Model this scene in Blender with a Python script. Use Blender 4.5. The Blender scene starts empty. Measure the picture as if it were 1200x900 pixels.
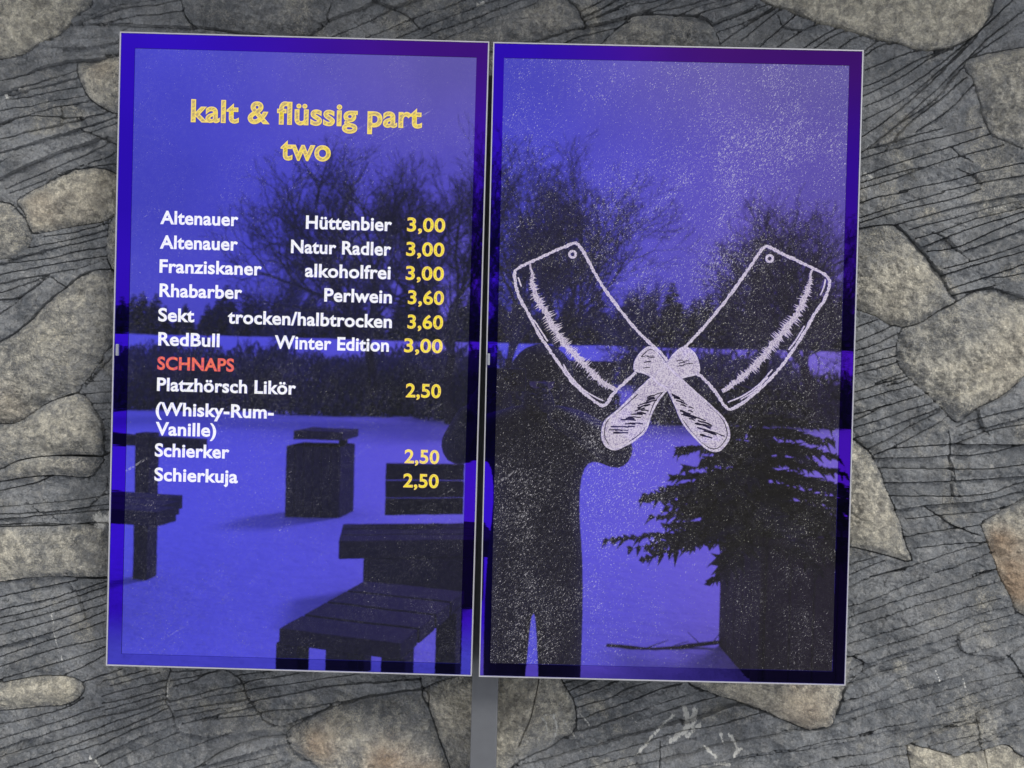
import bpy, bmesh, math, random
import numpy as np
from mathutils import Vector, Matrix

# ------------------------------------------------------------------ camera
S = bpy.context.scene
col = S.collection
R_ = math.radians
PITCH, YAW, ROLL = -0.01198334, 0.00268787, 0.02568751
CAM = np.array([0.0, -1.193, 1.6])
FPX = 900.0                      # focal length in pixels of the 1200 x 900 photograph
def cam_axes():
    cx, sx = math.cos(PITCH), math.sin(PITCH); cz, sz = math.cos(YAW), math.sin(YAW)
    cr, sr = math.cos(ROLL), math.sin(ROLL)
    fwd = np.array([-sz*cx, cz*cx, sx]); right = np.array([cz, sz, 0.0]); up = np.cross(right, fwd)
    return right*cr + up*sr, up*cr - right*sr, fwd
AX, AU, AF = cam_axes()
cd = bpy.data.cameras.new('camera'); cam = bpy.data.objects.new('camera', cd); col.objects.link(cam)
M = Matrix(((AX[0], AU[0], -AF[0], CAM[0]), (AX[1], AU[1], -AF[1], CAM[1]), (AX[2], AU[2], -AF[2], CAM[2]), (0, 0, 0, 1)))
cam.matrix_world = M
cd.sensor_fit = 'HORIZONTAL'; cd.sensor_width = 36.0; cd.lens = 36.0*FPX/1200.0
cd.clip_start = 0.02; cd.clip_end = 1500
cd.dof.use_dof = True; cd.dof.focus_distance = 1.20; cd.dof.aperture_fstop = 6.8     # a phone lens focused on the lettering
S.camera = cam

# ------------------------------------------------------------------ sky, sun, exposure
SUN_EL, SUN_AZ = 47.0, 40.0     # degrees; azimuth measured from -Y (behind the camera) towards -X
SKY_STRENGTH, SUN_ENERGY, EXPOSURE = 0.110, 2.3, 0.0
w = bpy.data.worlds.new('World'); S.world = w; w.use_nodes = True
nt = w.node_tree; nt.nodes.clear()
out = nt.nodes.new('ShaderNodeOutputWorld'); bg = nt.nodes.new('ShaderNodeBackground')
sky = nt.nodes.new('ShaderNodeTexSky'); sky.sky_type = 'NISHITA'; sky.sun_disc = False
sky.sun_elevation = R_(SUN_EL); sky.sun_rotation = R_(180+SUN_AZ)
sky.air_density = 1.0; sky.dust_density = 4.0; sky.ozone_density = 1.0
mx = nt.nodes.new('ShaderNodeMix'); mx.data_type = 'RGBA'; mx.inputs[0].default_value = 0.8
tc = nt.nodes.new('ShaderNodeTexCoord'); nz = nt.nodes.new('ShaderNodeTexNoise')
nz.inputs['Scale'].default_value = 3.4; nz.inputs['Detail'].default_value = 5
rp = nt.nodes.new('ShaderNodeValToRGB')
rp.color_ramp.elements[0].position = 0.36; rp.color_ramp.elements[0].color = (4.9, 5.2, 5.9, 1)
rp.color_ramp.elements[1].position = 0.64; rp.color_ramp.elements[1].color = (8.3, 8.3, 8.4, 1)
nt.links.new(tc.outputs['Generated'], nz.inputs['Vector']); nt.links.new(nz.outputs['Fac'], rp.inputs[0])
nt.links.new(sky.outputs[0], mx.inputs[6]); nt.links.new(rp.outputs[0], mx.inputs[7])
nt.links.new(mx.outputs[2], bg.inputs[0]); bg.inputs[1].default_value = SKY_STRENGTH
nt.links.new(bg.outputs[0], out.inputs[0])
sl = bpy.data.lights.new('sun', 'SUN'); sl.energy = SUN_ENERGY; sl.angle = R_(14); sl.color = (1.0, 0.96, 0.9)
so = bpy.data.objects.new('sun', sl); col.objects.link(so)
_e, _a = R_(SUN_EL), R_(SUN_AZ)
sd = Vector((math.sin(_a)*math.cos(_e), -math.cos(_a)*math.cos(_e), math.sin(_e)))
so.rotation_euler = sd.to_track_quat('Z', 'Y').to_euler(); so.location = (-3, -6, 9)
S.view_settings.view_transform = 'Standard'; S.view_settings.look = 'None'
S.view_settings.exposure = EXPOSURE; S.view_settings.gamma = 1.0; S.view_settings.use_curve_mapping = False

# ------------------------------------------------------------------ helpers
def unproj(u, v, yplane):
    """photo pixel -> point on the plane y = yplane (arrays allowed)"""
    u = np.asarray(u, float); v = np.asarray(v, float)
    d = AF + ((u-600)/FPX)[..., None]*AX + ((450-v)/FPX)[..., None]*AU
    t = (yplane-CAM[1])/d[..., 1]
    return CAM + d*t[..., None]
def behind(u, v, D):
    """real position, behind the photographer, of something seen mirrored in the glass (plane y=0) at path length D"""
    p = unproj(np.array([u]), np.array([v]), CAM[1]+D)[0]
    return Vector((p[0], -p[1], p[2]))
def tag(o, label=None, cat=None, group=None, kind=None):
    if label: o['label'] = label
    if cat: o['category'] = cat
    if group: o['group'] = group
    if kind: o['kind'] = kind
    return o
def empty(name, loc=(0, 0, 0), rot=(0, 0, 0)):
    o = bpy.data.objects.new(name, None); o.location = loc; o.rotation_euler = rot; o.empty_display_size = 0.1
    col.objects.link(o); return o
def mesh_obj(name, verts, faces, mat, parent=None, smooth=False, loc=(0, 0, 0)):
    me = bpy.data.meshes.new(name); me.from_pydata([tuple(v) for v in verts], [], [tuple(f) for f in faces]); me.update()
    if smooth: me.polygons.foreach_set('use_smooth', [True]*len(me.polygons))
    if mat: me.materials.append(mat)
    o = bpy.data.objects.new(name, me); col.objects.link(o); o.location = loc
    if parent: o.parent = parent
    return o
def bm_obj(name, bm, mat, parent=None, smooth=False, loc=(0, 0, 0), rot=(0, 0, 0)):
    me = bpy.data.meshes.new(name); bm.to_mesh(me); bm.free()
    if smooth: me.polygons.foreach_set('use_smooth', [True]*len(me.polygons))
    if mat: me.materials.append(mat)
    o = bpy.data.objects.new(name, me); col.objects.link(o); o.location = loc; o.rotation_euler = rot
    if parent: o.parent = parent
    return o
def box_bm(x0, x1, y0, y1, z0, z1, bev=0.0, bm=None):
    b = bmesh.new()
    bmesh.ops.create_cube(b, size=1.0)
    for v in b.verts:
        v.co = Vector((x0+(v.co.x+.5)*(x1-x0), y0+(v.co.y+.5)*(y1-y0), z0+(v.co.z+.5)*(z1-z0)))
    if bev: bmesh.ops.bevel(b, geom=list(b.edges), offset=bev, segments=2, affect='EDGES', profile=0.6)
    if bm is None: return b
    me = bpy.data.meshes.new('tmp'); b.to_mesh(me); b.free(); bm.from_mesh(me); bpy.data.meshes.remove(me); return bm
def ring_bm(x0, x1, z0, z1, i, y0, y1, ix=None):
    """rectangular ring in the xz plane, outer x0..x1,z0..z1; i = (left,right,top,bottom) widths; from y0 (front) to y1"""
    l, r, t, b = i
    O = [(x0, z0), (x1, z0), (x1, z1), (x0, z1)]; I = [(x0+l, z0+b), (x1-r, z0+b), (x1-r, z1-t), (x0+l, z1-t)]
    bm = bmesh.new()
    of = [bm.verts.new((x, y0, z)) for x, z in O]; nf = [bm.verts.new((x, y0, z)) for x, z in I]
    ob = [bm.verts.new((x, y1, z)) for x, z in O]; nb = [bm.verts.new((x, y1, z)) for x, z in I]
    for k in range(4):
        j = (k+1) % 4
        bm.faces.new((of[k], of[j], nf[j], nf[k])); bm.faces.new((ob[j], ob[k], nb[k], nb[j]))
        bm.faces.new((of[j], of[k], ob[k], ob[j])); bm.faces.new((nf[k], nf[j], nb[j], nb[k]))
    bmesh.ops.recalc_face_normals(bm, faces=bm.faces)
    return bm
class NT:
    """tiny node-tree helper"""
    def __init__(s, name):
        s.m = bpy.data.materials.new(name); s.m.use_nodes = True; s.t = s.m.node_tree; s.t.nodes.clear()
        s.out = s.n('ShaderNodeOutputMaterial')
    def n(s, ty, **kw):
        nd = s.t.nodes.new(ty)
        for k, v in kw.items():
            if k in nd.inputs.keys(): s.set(nd.inputs[k], v)
            else: setattr(nd, k, v)
        return nd
    def set(s, sock, v):
        if isinstance(v, bpy.types.NodeSocket): s.t.links.new(v, sock)
        else: sock.default_value = v
    def math(s, op, a, b=0.0, clamp=False):
        nd = s.t.nodes.new('ShaderNodeMath'); nd.operation = op; nd.use_clamp = clamp
        s.set(nd.inputs[0], a); s.set(nd.inputs[1], b); return nd.outputs[0]
    def mix(s, f, a, b):
        nd = s.t.nodes.new('ShaderNodeMix'); nd.data_type = 'RGBA'
        s.set(nd.inputs[0], f); s.set(nd.inputs[6], a if not isinstance(a, tuple) else (*a, 1)); s.set(nd.inputs[7], b if not isinstance(b, tuple) else (*b, 1))
        return nd.outputs[2]
    def noise(s, vec, scale, detail=4, rough=0.5, dist=0.0):
        nd = s.t.nodes.new('ShaderNodeTexNoise')
        if vec is not None: s.set(nd.inputs['Vector'], vec)
        nd.inputs['Scale'].default_value = scale; nd.inputs['Detail'].default_value = detail
        nd.inputs['Roughness'].default_value = rough; nd.inputs['Distortion'].default_value = dist
        return nd.outputs['Fac']
    def ss(s, x, a, b):
        nd = s.t.nodes.new('ShaderNodeMapRange'); nd.interpolation_type = 'SMOOTHSTEP'
        s.set(nd.inputs[0], x); nd.inputs[1].default_value = a; nd.inputs[2].default_value = b; return nd.outputs[0]
    def mapping(s, vec, rot=(0, 0, 0), scale=(1, 1, 1), loc=(0, 0, 0)):
        nd = s.t.nodes.new('ShaderNodeMapping'); s.set(nd.inputs['Vector'], vec)
        nd.inputs['Rotation'].default_value = rot; nd.inputs['Scale'].default_value = scale; nd.inputs['Location'].default_value = loc
        return nd.outputs[0]
    def streak(s, vec, deg, stretch, loc=(0, 0, 0)):
        """coordinates whose pattern is drawn out along a line rising to the right by deg"""
        nd = s.t.nodes.new('ShaderNodeMapping'); nd.vector_type = 'TEXTURE'; s.set(nd.inputs['Vector'], vec)
        nd.inputs['Rotation'].default_value = (0, R_(-deg), 0); nd.inputs['Scale'].default_value = (stretch, 1, 1); nd.inputs['Location'].default_value = loc
        return nd.outputs[0]
    def finish(s, shader):
        s.t.links.new(shader, s.out.inputs[0]); return s.m
def simple(name, colr, rough=0.7, metal=0.0, nscale=0, namt=0.3, bump=0.0, bscale=200, bdist=0.002):
    k = NT(name); tcn = k.n('ShaderNodeTexCoord').outputs['Object']
    p = k.n('ShaderNodeBsdfPrincipled'); p.inputs['Roughness'].default_value = rough; p.inputs['Metallic'].default_value = metal
    if nscale:
        f = k.noise(tcn, nscale, 5, 0.6)
        k.set(p.inputs['Base Color'], k.mix(f, tuple(c*(1-namt) for c in colr), tuple(min(1, c*(1+namt)) for c in colr)))
    else: p.inputs['Base Color'].default_value = (*colr, 1)
    if bump:
        b = k.n('ShaderNodeBump'); b.inputs['Strength'].default_value = bump; b.inputs['Distance'].default_value = bdist
        k.set(b.inputs['Height'], k.noise(tcn, bscale, 4, 0.6)); k.set(p.inputs['Normal'], b.outputs[0])
    return k.finish(p.outputs[0])
# ------------------------------------------------------------------ the carved wall
WALL_Y = 0.115
# outlines of the smooth boulders in the wall: (points, pigment level, [(cx, cy, radius, light, orange)])
STONES = [
 ([(-60,-60),(112,-60),(105,0),(92,15),(78,30),(56,46),(30,59),(0,66),(-60,70)], .40, [(30,35,60,.35,0),(60,10,40,.2,0)]),
 ([(214,-40),(214,3),(218,18),(228,31),(260,36),(325,42),(348,47),(360,43),(378,32),(384,20),(386,-40)], .12, [(350,12,30,.2,0)]),
 ([(520,60),(517,47),(560,27),(600,12),(632,0),(640,-40),(666,-20),(666,0),(677,8),(683,22),(686,31),(670,35),(640,44),(625,49),(600,60)], .20, [(640,20,40,.15,.1)]),
 ([(700,56),(716,40),(727,31),(742,20),(770,18),(815,19),(830,25),(838,35),(843,52),(840,62),(705,62)], .20, [(740,40,40,.15,0)]),
 ([(880,-60),(888,-3),(893,1),(910,8),(925,11),(935,17),(955,25),(975,28),(1000,36),(1027,45),(1067,55),(1087,58),(1110,57),(1130,49),(1145,39),(1155,27),(1164,7),(1165,-60)], .62, [(1000,15,70,.2,0),(1135,15,30,.35,.1),(1090,30,50,.1,0)]),
 ([(1131,73),(1155,63),(1200,55),(1270,45),(1270,190),(1200,174),(1185,168),(1165,160),(1155,143),(1148,120),(1140,95)], .33, [(1180,80,50,.15,0),(1185,150,40,.1,0)]),
 ([(990,268),(1007,267),(1030,264),(1048,264),(1055,270),(1070,284),(1083,297),(1098,316),(1105,325),(1112,340),(1120,354),(1100,365),(1080,378),(1062,383),(1045,380),(1025,370),(1003,362),(980,350)], .33, [(1040,350,50,.5,.05),(1075,325,30,.3,0)]),
 ([(1120,354),(1142,342),(1165,338),(1180,343),(1200,349),(1270,372),(1270,405),(1200,442),(1190,452),(1175,465),(1145,480),(1124,495),(1105,480),(1090,465),(1072,450),(1060,437),(1051,425),(1051,407),(1057,386),(1062,383),(1080,378),(1100,365)], .32, [(1180,440,60,.7,.1),(1200,400,45,.4,.05),(1110,440,40,.2,0)]),
 ([(975,515),(999,515),(1017,529),(1030,550),(1042,580),(1055,612),(1062,640),(1068,656),(1064,658),(1030,648),(995,640),(975,640)], .5, [(1010,600,45,.3,.05)]),
 ([(1150,614),(1160,607),(1200,587),(1270,560),(1270,745),(1200,721),(1190,712),(1180,690),(1172,675),(1166,657),(1157,635)], .5, [(1180,660,40,.5,.7),(1170,632,20,.1,.7),(1195,690,30,.4,.9)]),
 ([(1064,874),(1081,876),(1099,880),(1121,885),(1154,881),(1178,875),(1189,879),(1200,888),(1270,910),(1270,960),(1066,960),(1066,905)], .75, [(1100,900,60,.3,.05)]),
 ([(790,770),(808,800),(828,810),(872,825),(899,835),(923,846),(950,856),(971,850),(982,828),(990,807),(1000,770)], .45, [(940,830,50,.35,.45),(870,812,40,.3,.1)]),
 ([(497,807),(540,791),(600,770),(655,770),(658,795),(664,806),(672,820),(675,835),(675,853),(662,865),(644,877),(622,886),(602,899),(585,930),(530,930),(527,898),(513,863),(503,830)], .30, [(595,820,42,.65,.05),(530,830,40,.55,.05),(585,870,25,.5,0),(655,820,40,.25,0)]),
 ([(340,855),(387,830),(433,817),(497,808),(503,830),(513,863),(527,898),(540,960),(390,960),(380,905),(367,893),(343,877),(338,867)], .25, [(375,872,32,.4,.75),(455,885,36,.45,.9),(500,905,30,.4,.9),(400,845,40,.25,.1)]),
 ([(-60,806),(0,800),(50,793),(83,794),(97,803),(95,815),(77,826),(33,831),(0,834),(-60,838)], .40, [(72,808,24,.6,0),(30,815,40,.3,0)]),
 ([(-60,617),(0,617),(60,616),(127,615),(135,640),(135,676),(67,675),(27,678),(0,682),(-60,686)], .36, [(0,655,45,.45,0),(90,650,40,.05,0)]),
 ([(-60,568),(0,564),(25,560),(62,557),(100,560),(112,550),(117,535),(62,534),(25,539),(0,550),(-60,562)], .33, [(50,548,40,.15,0)]),
 ([(-60,490),(0,497),(25,493),(50,475),(70,466),(87,461),(100,467),(112,485),(120,500),(122,525),(117,535),(62,534),(25,539),(0,550),(-60,560)], .36, [(60,515,40,.25,0),(90,480,30,.1,0)]),
 ([(-60,430),(0,400),(15,392),(40,370),(55,355),(77,337),(95,322),(112,317),(130,316),(150,325),(150,380),(133,402),(122,415),(112,432),(100,447),(87,461),(70,466),(50,475),(25,493),(0,497),(-60,490)], .33, [(60,400,50,.18,0),(10,480,40,.3,.2),(100,345,30,.1,0)]),
 ([(17,235),(40,220),(65,208),(87,199),(120,197),(137,204),(152,204),(152,250),(137,249),(125,256),(112,260),(75,266),(37,273),(28,252)], .55, [(50,243,30,.35,.3),(115,225,35,.4,.1),(90,250,30,.15,.1)]),
 ([(-60,232),(0,236),(10,239),(20,247),(30,260),(35,275),(32,287),(20,297),(0,304),(-60,308)], .38, [(5,270,30,.1,0)]),
 ([(136,250),(127,262),(124,280),(125,300),(130,312),(138,324),(165,324),(165,250)], .36, []),
 ([(91,72),(110,69),(140,65),(165,66),(165,135),(137,133),(122,127),(107,117),(97,102),(91,85)], .38, [(122,82,22,.3,.25),(115,105,30,.15,0)]),
]
# carved grooves, traced one by one
GROOVES = """56,47 85,45 140,43|45,54 90,55 130,52 141,46|0,79 30,75 65,67 100,65 140,62|0,112 35,101 90,82|0,97 50,80 95,70|12,112 50,102 90,91|10,117 50,110 92,101
0,131 50,121 98,113|0,144 35,134 75,125 102,120|0,148 32,137 75,138 95,137|0,163 50,150 90,141 125,130|0,179 50,163 92,150 115,143 137,136|0,190 50,172 95,157 137,143
0,208 50,185 110,165 125,160|95,152 115,160 137,169|5,220 50,200 90,184 125,167|10,225 62,205 90,195 115,186 137,176|95,197 115,193 137,190|73,128 74,138 71,144
92,20 120,10 140,5 163,1|90,28 120,14 180,4 217,1|84,29 120,25 160,18 215,13|84,28 120,28 190,31 225,33 260,35 325,42|120,27 190,24 218,22
376,29 400,18 420,13 443,0|389,43 430,25 460,10 483,0|430,44 460,30 500,14 540,0|459,45 500,28 540,13 578,0|485,46 520,31 560,18 600,2|430,-2 460,10 478,18 490,30
682,13 712,-1|684,20 715,6 730,-1|688,24 720,11 745,0|700,20 740,8 765,1|686,31 700,28 745,18 784,2 800,-3|745,18 770,14 800,8 830,-1|793,19 812,11 840,1|816,18 850,6 870,-1|835,28 870,14 890,5|663,49 690,39 700,36 727,31 738,26
836,28 870,16 897,6|843,36 880,22 906,8|845,51 870,32 890,19 913,8|870,46 895,25 915,10|892,53 915,32 932,18|912,54 940,35 960,26|944,54 965,40 985,31|957,54 975,42 993,35|985,55 1000,45 1012,40|913,18 920,29 940,35
1015,58 1030,47|1015,64 1030,54 1050,50|1014,82 1040,71 1067,61 1080,58|1012,101 1042,89 1075,70 1105,59|1012,112 1055,91 1092,67 1115,58|1012,126 1062,102 1102,75 1135,48|1012,141 1060,116 1105,80 1140,44
1011,160 1040,140 1067,118 1100,88 1145,43|1010,179 1045,152 1092,110 1130,73|1022,172 1062,140 1095,117 1130,78|1037,178 1060,150 1100,118 1132,91|1072,155 1110,130 1140,100
1130,73 1155,48 1187,22 1200,12|1145,40 1187,0 1190,-4|1140,66 1165,48 1200,25|1017,175 1060,162 1105,150|1010,186 1055,172 1105,160 1150,149|1010,206 1055,190 1105,175 1160,157|1008,222 1055,207 1105,189 1175,170
1010,214 1040,205 1080,196|1055,224 1110,212 1155,200 1200,190|1105,224 1150,214 1200,205|1115,172 1125,182 1138,190|1122,198 1140,205 1150,215
1008,238 1030,231 1062,225|1008,255 1055,240 1105,226|1008,261 1055,247 1120,232 1150,221|1065,270 1080,265 1120,255 1165,242 1200,234|1072,280 1100,272 1142,257 1200,243|1048,264 1080,255 1120,243 1150,236 1200,226
1082,289 1117,275 1155,262 1200,248|1087,295 1120,290 1155,275 1200,256|1130,294 1165,282 1200,270|1092,273 1108,280 1120,291 1135,305|1105,315 1140,306 1200,287|1106,322 1155,307 1200,295|1115,338 1155,325 1200,310|1165,325 1182,324 1200,320|1117,346 1140,340 1165,335
1001,385 1027,375|1001,401 1030,390 1050,381|1001,412 1030,402 1055,390|1001,421 1030,412 1051,405|1001,430 1030,422 1051,417|1001,439 1030,431 1052,424|1027,449 1045,442 1060,437|1040,452 1068,444
1000,460 1030,451 1062,441|1000,471 1055,455 1075,451|1000,485 1042,474 1087,461|999,493 1030,479 1050,472|999,501 1047,486 1095,471|999,514 1030,504 1080,486 1100,477|1017,525 1055,507 1103,479|1025,532 1062,515 1110,488
1030,531 1048,525 1112,521 1200,521|1025,537 1080,536 1110,534 1142,533 1200,522|1030,549 1105,550 1160,549 1200,545|1037,566 1092,565 1155,562 1200,559|1042,581 1100,582 1155,579 1200,567|1052,597 1105,591 1155,586 1200,577
1065,609 1105,604 1155,600 1180,595|1087,595 1100,604 1115,615 1130,621 1147,627|1060,630 1105,621 1152,614|1072,642 1120,637 1155,635|1097,671 1130,660 1165,647|1116,521 1117,545 1121,570 1124,582|1145,482 1152,500 1158,508|1112,505 1114,530 1116,580
1124,500 1150,490 1175,483 1200,478|1125,510 1160,500 1200,490|1120,520 1160,505 1200,498|995,674 1035,657|995,662 1025,652|1140,674 1168,667|995,687 1030,675 1060,668|995,711 1042,694 1087,676|995,725 1042,707 1092,692 1150,675 1168,668
995,737 1055,716 1105,700 1172,682|995,755 1055,735 1120,715 1170,701|995,770 1055,750 1105,734 1155,717 1188,711|995,785 1055,762 1110,745 1155,729 1195,720|995,795 1030,779 1062,768|995,802 1055,782 1120,757
1120,750 1155,741 1200,732|1121,746 1123,756 1132,765 1170,770 1185,770 1200,790|1132,765 1165,756 1200,746|1185,768 1200,760|1122,771 1067,790 1010,815 985,822|980,837 1000,830 1035,818 1059,809 1099,797 1130,788 1184,772
980,848 1026,833 1072,820 1117,807 1145,800 1172,794 1200,791|1099,829 1136,817 1172,804 1200,796|980,865 1017,856 1072,844|1094,840 1127,831 1163,822 1187,817|980,871 1026,859 1072,853 1127,846|1066,872 1108,855 1138,842 1160,831 1200,817
1108,856 1145,847 1182,835 1200,829|1090,875 1139,863 1172,853 1200,845|1108,882 1145,869 1200,851|1127,884 1154,873 1200,857|980,891 1026,881 1064,873|991,900 1035,890 1066,884|1064,884 1067,905|1157,883 1155,905|1145,842 1148,862 1152,881
1022,676 1060,665 1100,652 1157,636|780,807 797,801|780,823 807,814 828,809|780,835 817,823 840,817|800,848 835,833 870,825|780,862 809,854 844,846 872,839 896,833|780,874 817,863 853,853 881,845 905,841|780,890 817,880 853,872 881,866 908,860 930,855 948,857
802,900 853,890 890,882 927,876 963,868 1000,861 1020,858|835,900 872,890 908,883 945,877 1000,866|940,897 969,890 1000,886|950,856 972,850 1000,843|983,821 1000,817|980,837 990,834
663,799 679,796 700,792|668,807 697,797|672,816 699,807 730,797|675,829 708,819 736,807 760,799|675,844 708,832 745,818 798,800|673,856 699,849 745,834 800,817|664,866 694,862 736,848 800,829|602,899 653,886 708,870 754,858 800,845
653,900 690,888 745,873 780,862|690,900 727,890 763,880 790,872|730,900 772,890 800,884|774,870 773,897|631,780 631,795 624,826 617,848 608,870
199,780 199,785 195,801 196,823 202,840 210,854 223,860 248,862 272,858|204,804 223,800 239,792 254,787|254,787 265,786 281,797 292,818 303,836 314,847 333,850 353,843 388,828
120,792 142,784|120,799 171,785|130,804 160,795 185,789|120,816 157,806 193,798|201,798 230,793 245,789|120,825 157,817 193,805|120,833 157,823 195,813|120,841 157,832 195,819|120,851 157,838 195,825|120,862 157,848 196,831|120,872 160,853 202,841
120,884 166,863 206,850|120,898 166,878 208,860|147,900 193,886 234,874 270,860|201,788 234,786|201,821 230,815 281,802|201,826 239,819 287,809|204,834 248,827 292,818|208,841 248,833 296,823|215,848 237,843 267,835 299,827|239,844 270,840 305,837
278,792 318,786|300,807 340,801 400,793 433,788|287,801 300,797 350,788|290,809 300,807|296,822 340,813 400,803 493,795|307,835 367,828 450,812 497,805|274,860 312,853 340,851|230,900 267,880 303,867 340,862|237,899 285,885 342,869|267,900 303,891 345,879|320,905 345,893 365,890
493,795 495,803|300,901 330,893|0,851 33,843 77,830 97,818|0,867 67,847 100,835 120,829|0,878 67,857 120,840|0,888 67,870 120,852|10,899 67,880 120,862|37,899 100,877 120,872|60,905 100,893 122,885
0,682 27,678 67,675 123,676|0,715 60,702 123,682|0,725 50,713 123,688|0,733 60,718 123,697|0,745 60,728 123,708|0,758 60,741 123,717|0,770 60,750 123,728|0,782 60,762 123,747|0,797 80,773 123,758|77,790 100,780 123,767|97,800 123,790|0,700 40,691 90,680|80,684 90,700 100,723
0,594 40,591 100,585 127,579|0,602 62,599 127,591|0,608 60,603 127,598|0,615 50,613 107,616|30,590 50,600 68,608|0,575 40,566 62,557|105,447 132,446|107,473 131,472|110,481 131,480|118,491 131,491|120,503 131,503|122,516 131,516|95,462 115,460 131,459|100,452 118,430 132,418
52,277 90,270 127,260|32,290 60,285 125,268|10,305 60,292 124,275|0,309 55,303 90,294 124,288|0,322 60,310 124,299|0,332 50,322 100,312 124,303|0,343 30,333 50,325|0,351 25,347 50,328|60,325 68,331 78,336|0,368 30,345 55,325
122,560 123,575 108,590|118,535 128,530"""
OUT_SEED = 11
def sample(pts, step=4.0, closed=False):
    """Catmull-Rom through pts"""
    P = np.array(pts, float); n = len(P)
    if closed: Q = np.vstack([P[-1], P, P[0], P[1]])
    else: Q = np.vstack([2*P[0]-P[1], P, 2*P[-1]-P[-2]])
    o = []
    for i in range(1, len(Q)-2):
        a, b, c, d = Q[i-1], Q[i], Q[i+1], Q[i+2]; L = np.linalg.norm(c-b); k = max(1, int(L/step))
        for j in range(k):
            t = j/k
            o.append(0.5*((2*b)+(c-a)*t+(2*a-5*b+4*c-d)*t*t+(3*b-a-3*c+d)*t**3))
    o.append(Q[-2]); return np.array(o)
def vnoise(x, y, s, seed):
    """smooth lattice noise 0..1"""
    rng = np.random.RandomState(seed); T = rng.rand(256, 256)
    X = x/s; Y = y/s; xi = np.floor(X).astype(int); yi = np.floor(Y).astype(int); fx = X-xi; fy = Y-yi
    fx = fx*fx*(3-2*fx); fy = fy*fy*(3-2*fy)
    g = lambda a, b: T[(xi+a) & 255, (yi+b) & 255]
    return (g(0, 0)*(1-fx)+g(1, 0)*fx)*(1-fy)+(g(0, 1)*(1-fx)+g(1, 1)*fx)*fy
def fbm(x, y, s, seed, octs=4, r=0.5):
    v = 0; a = 1; t = 0
    for k in range(octs): v = v+a*vnoise(x+37*k, y-19*k, s/2**k, seed+k); t += a; a *= r
    return v/t
def inside(poly, x, y):
    c = np.zeros(x.shape, bool); n = len(poly); j = n-1
    for i in range(n):
        xi, yi = poly[i]; xj, yj = poly[j]
        if yi != yj: c ^= ((yi > y) != (yj > y)) & (x < (xj-xi)*(y-yi)/(yj-yi)+xi)
        j = i
    return c
rngL = np.random.RandomState(4)
stone_curves = [sample(s[0], 4, True) for s in STONES]
groove_curves = []
for ch in GROOVES.replace('\n', '|').split('|'):
    pts = [tuple(float(a) for a in p.split(',')) for p in ch.split()]
    if len(pts) < 2: continue
    c = sample(pts, 4)
    def ext(e, q):   # carry a groove on beyond the edge of the picture
        if e[0] <= 3 or e[0] >= 1197 or e[1] <= 3 or e[1] >= 897:
            d = e-q; d = d/max(1e-6, np.linalg.norm(d)); return e+d*(45+rngL.rand()*30)
        return e+(e-q)/max(1e-6, np.linalg.norm(e-q))*1.2
    c = np.vstack([ext(c[0], c[1])[None], c, ext(c[-1], c[-2])[None]])
    c[:, 1] += (rngL.rand(len(c))-.5)*0.7
    groove_curves.append(c)
# boulders and grooves beyond the picture, in the same manner
rngO = np.random.RandomState(OUT_SEED)
out_stones = []
for cx, cy, rx, ry in [(-210,60,90,60),(-150,330,70,45),(-260,520,100,60),(-170,760,80,45),(-120,980,90,50),(1370,120,90,60),(1330,300,60,35),(1420,480,100,60),(1390,840,90,60),(1310,1010,80,50),(150,1040,90,45),(430,1060,80,45),(720,1020,90,40),(1010,1080,90,50),(80,-150,80,45),(330,-170,100,50),(620,-150,90,45),(920,-180,90,50),(1180,-150,70,40)]:
    n = 11; a = np.linspace(0, 2*np.pi, n, endpoint=False); r = 0.78+rngO.rand(n)*0.35
    out_stones.append([(cx+rx*r[i]*math.cos(a[i]), cy+ry*r[i]*math.sin(a[i])-0.25*rx*r[i]*math.cos(a[i])) for i in range(n)])
out_curves = [sample(p, 8, True) for p in out_stones]
out_grooves = []
for k in range(140):
    y = -700+k*17+rngO.rand()*7; x = -420+rngO.rand()*30; run = []; sl_ = 0.22+0.25*rngO.rand()
    while x < 1620:
        s_ = sl_+0.18*math.sin(x/210+y/330); x += 8; y -= 8*s_
        hid = (-30 < x < 1230 and -30 < y < 930) or rngO.rand() < 0.006
        if not hid:
            for p in out_stones:
                if abs(p[0][0]-x) < 260 and inside(p, np.array([x]), np.array([y]))[0]: hid = True; break
        if hid:
            if len(run) > 3: out_grooves.append(np.array(run))
            run = []
        else: run.append((x, y+rngO.rand()*1.2))
    if len(run) > 3: out_grooves.append(np.array(run))

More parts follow.
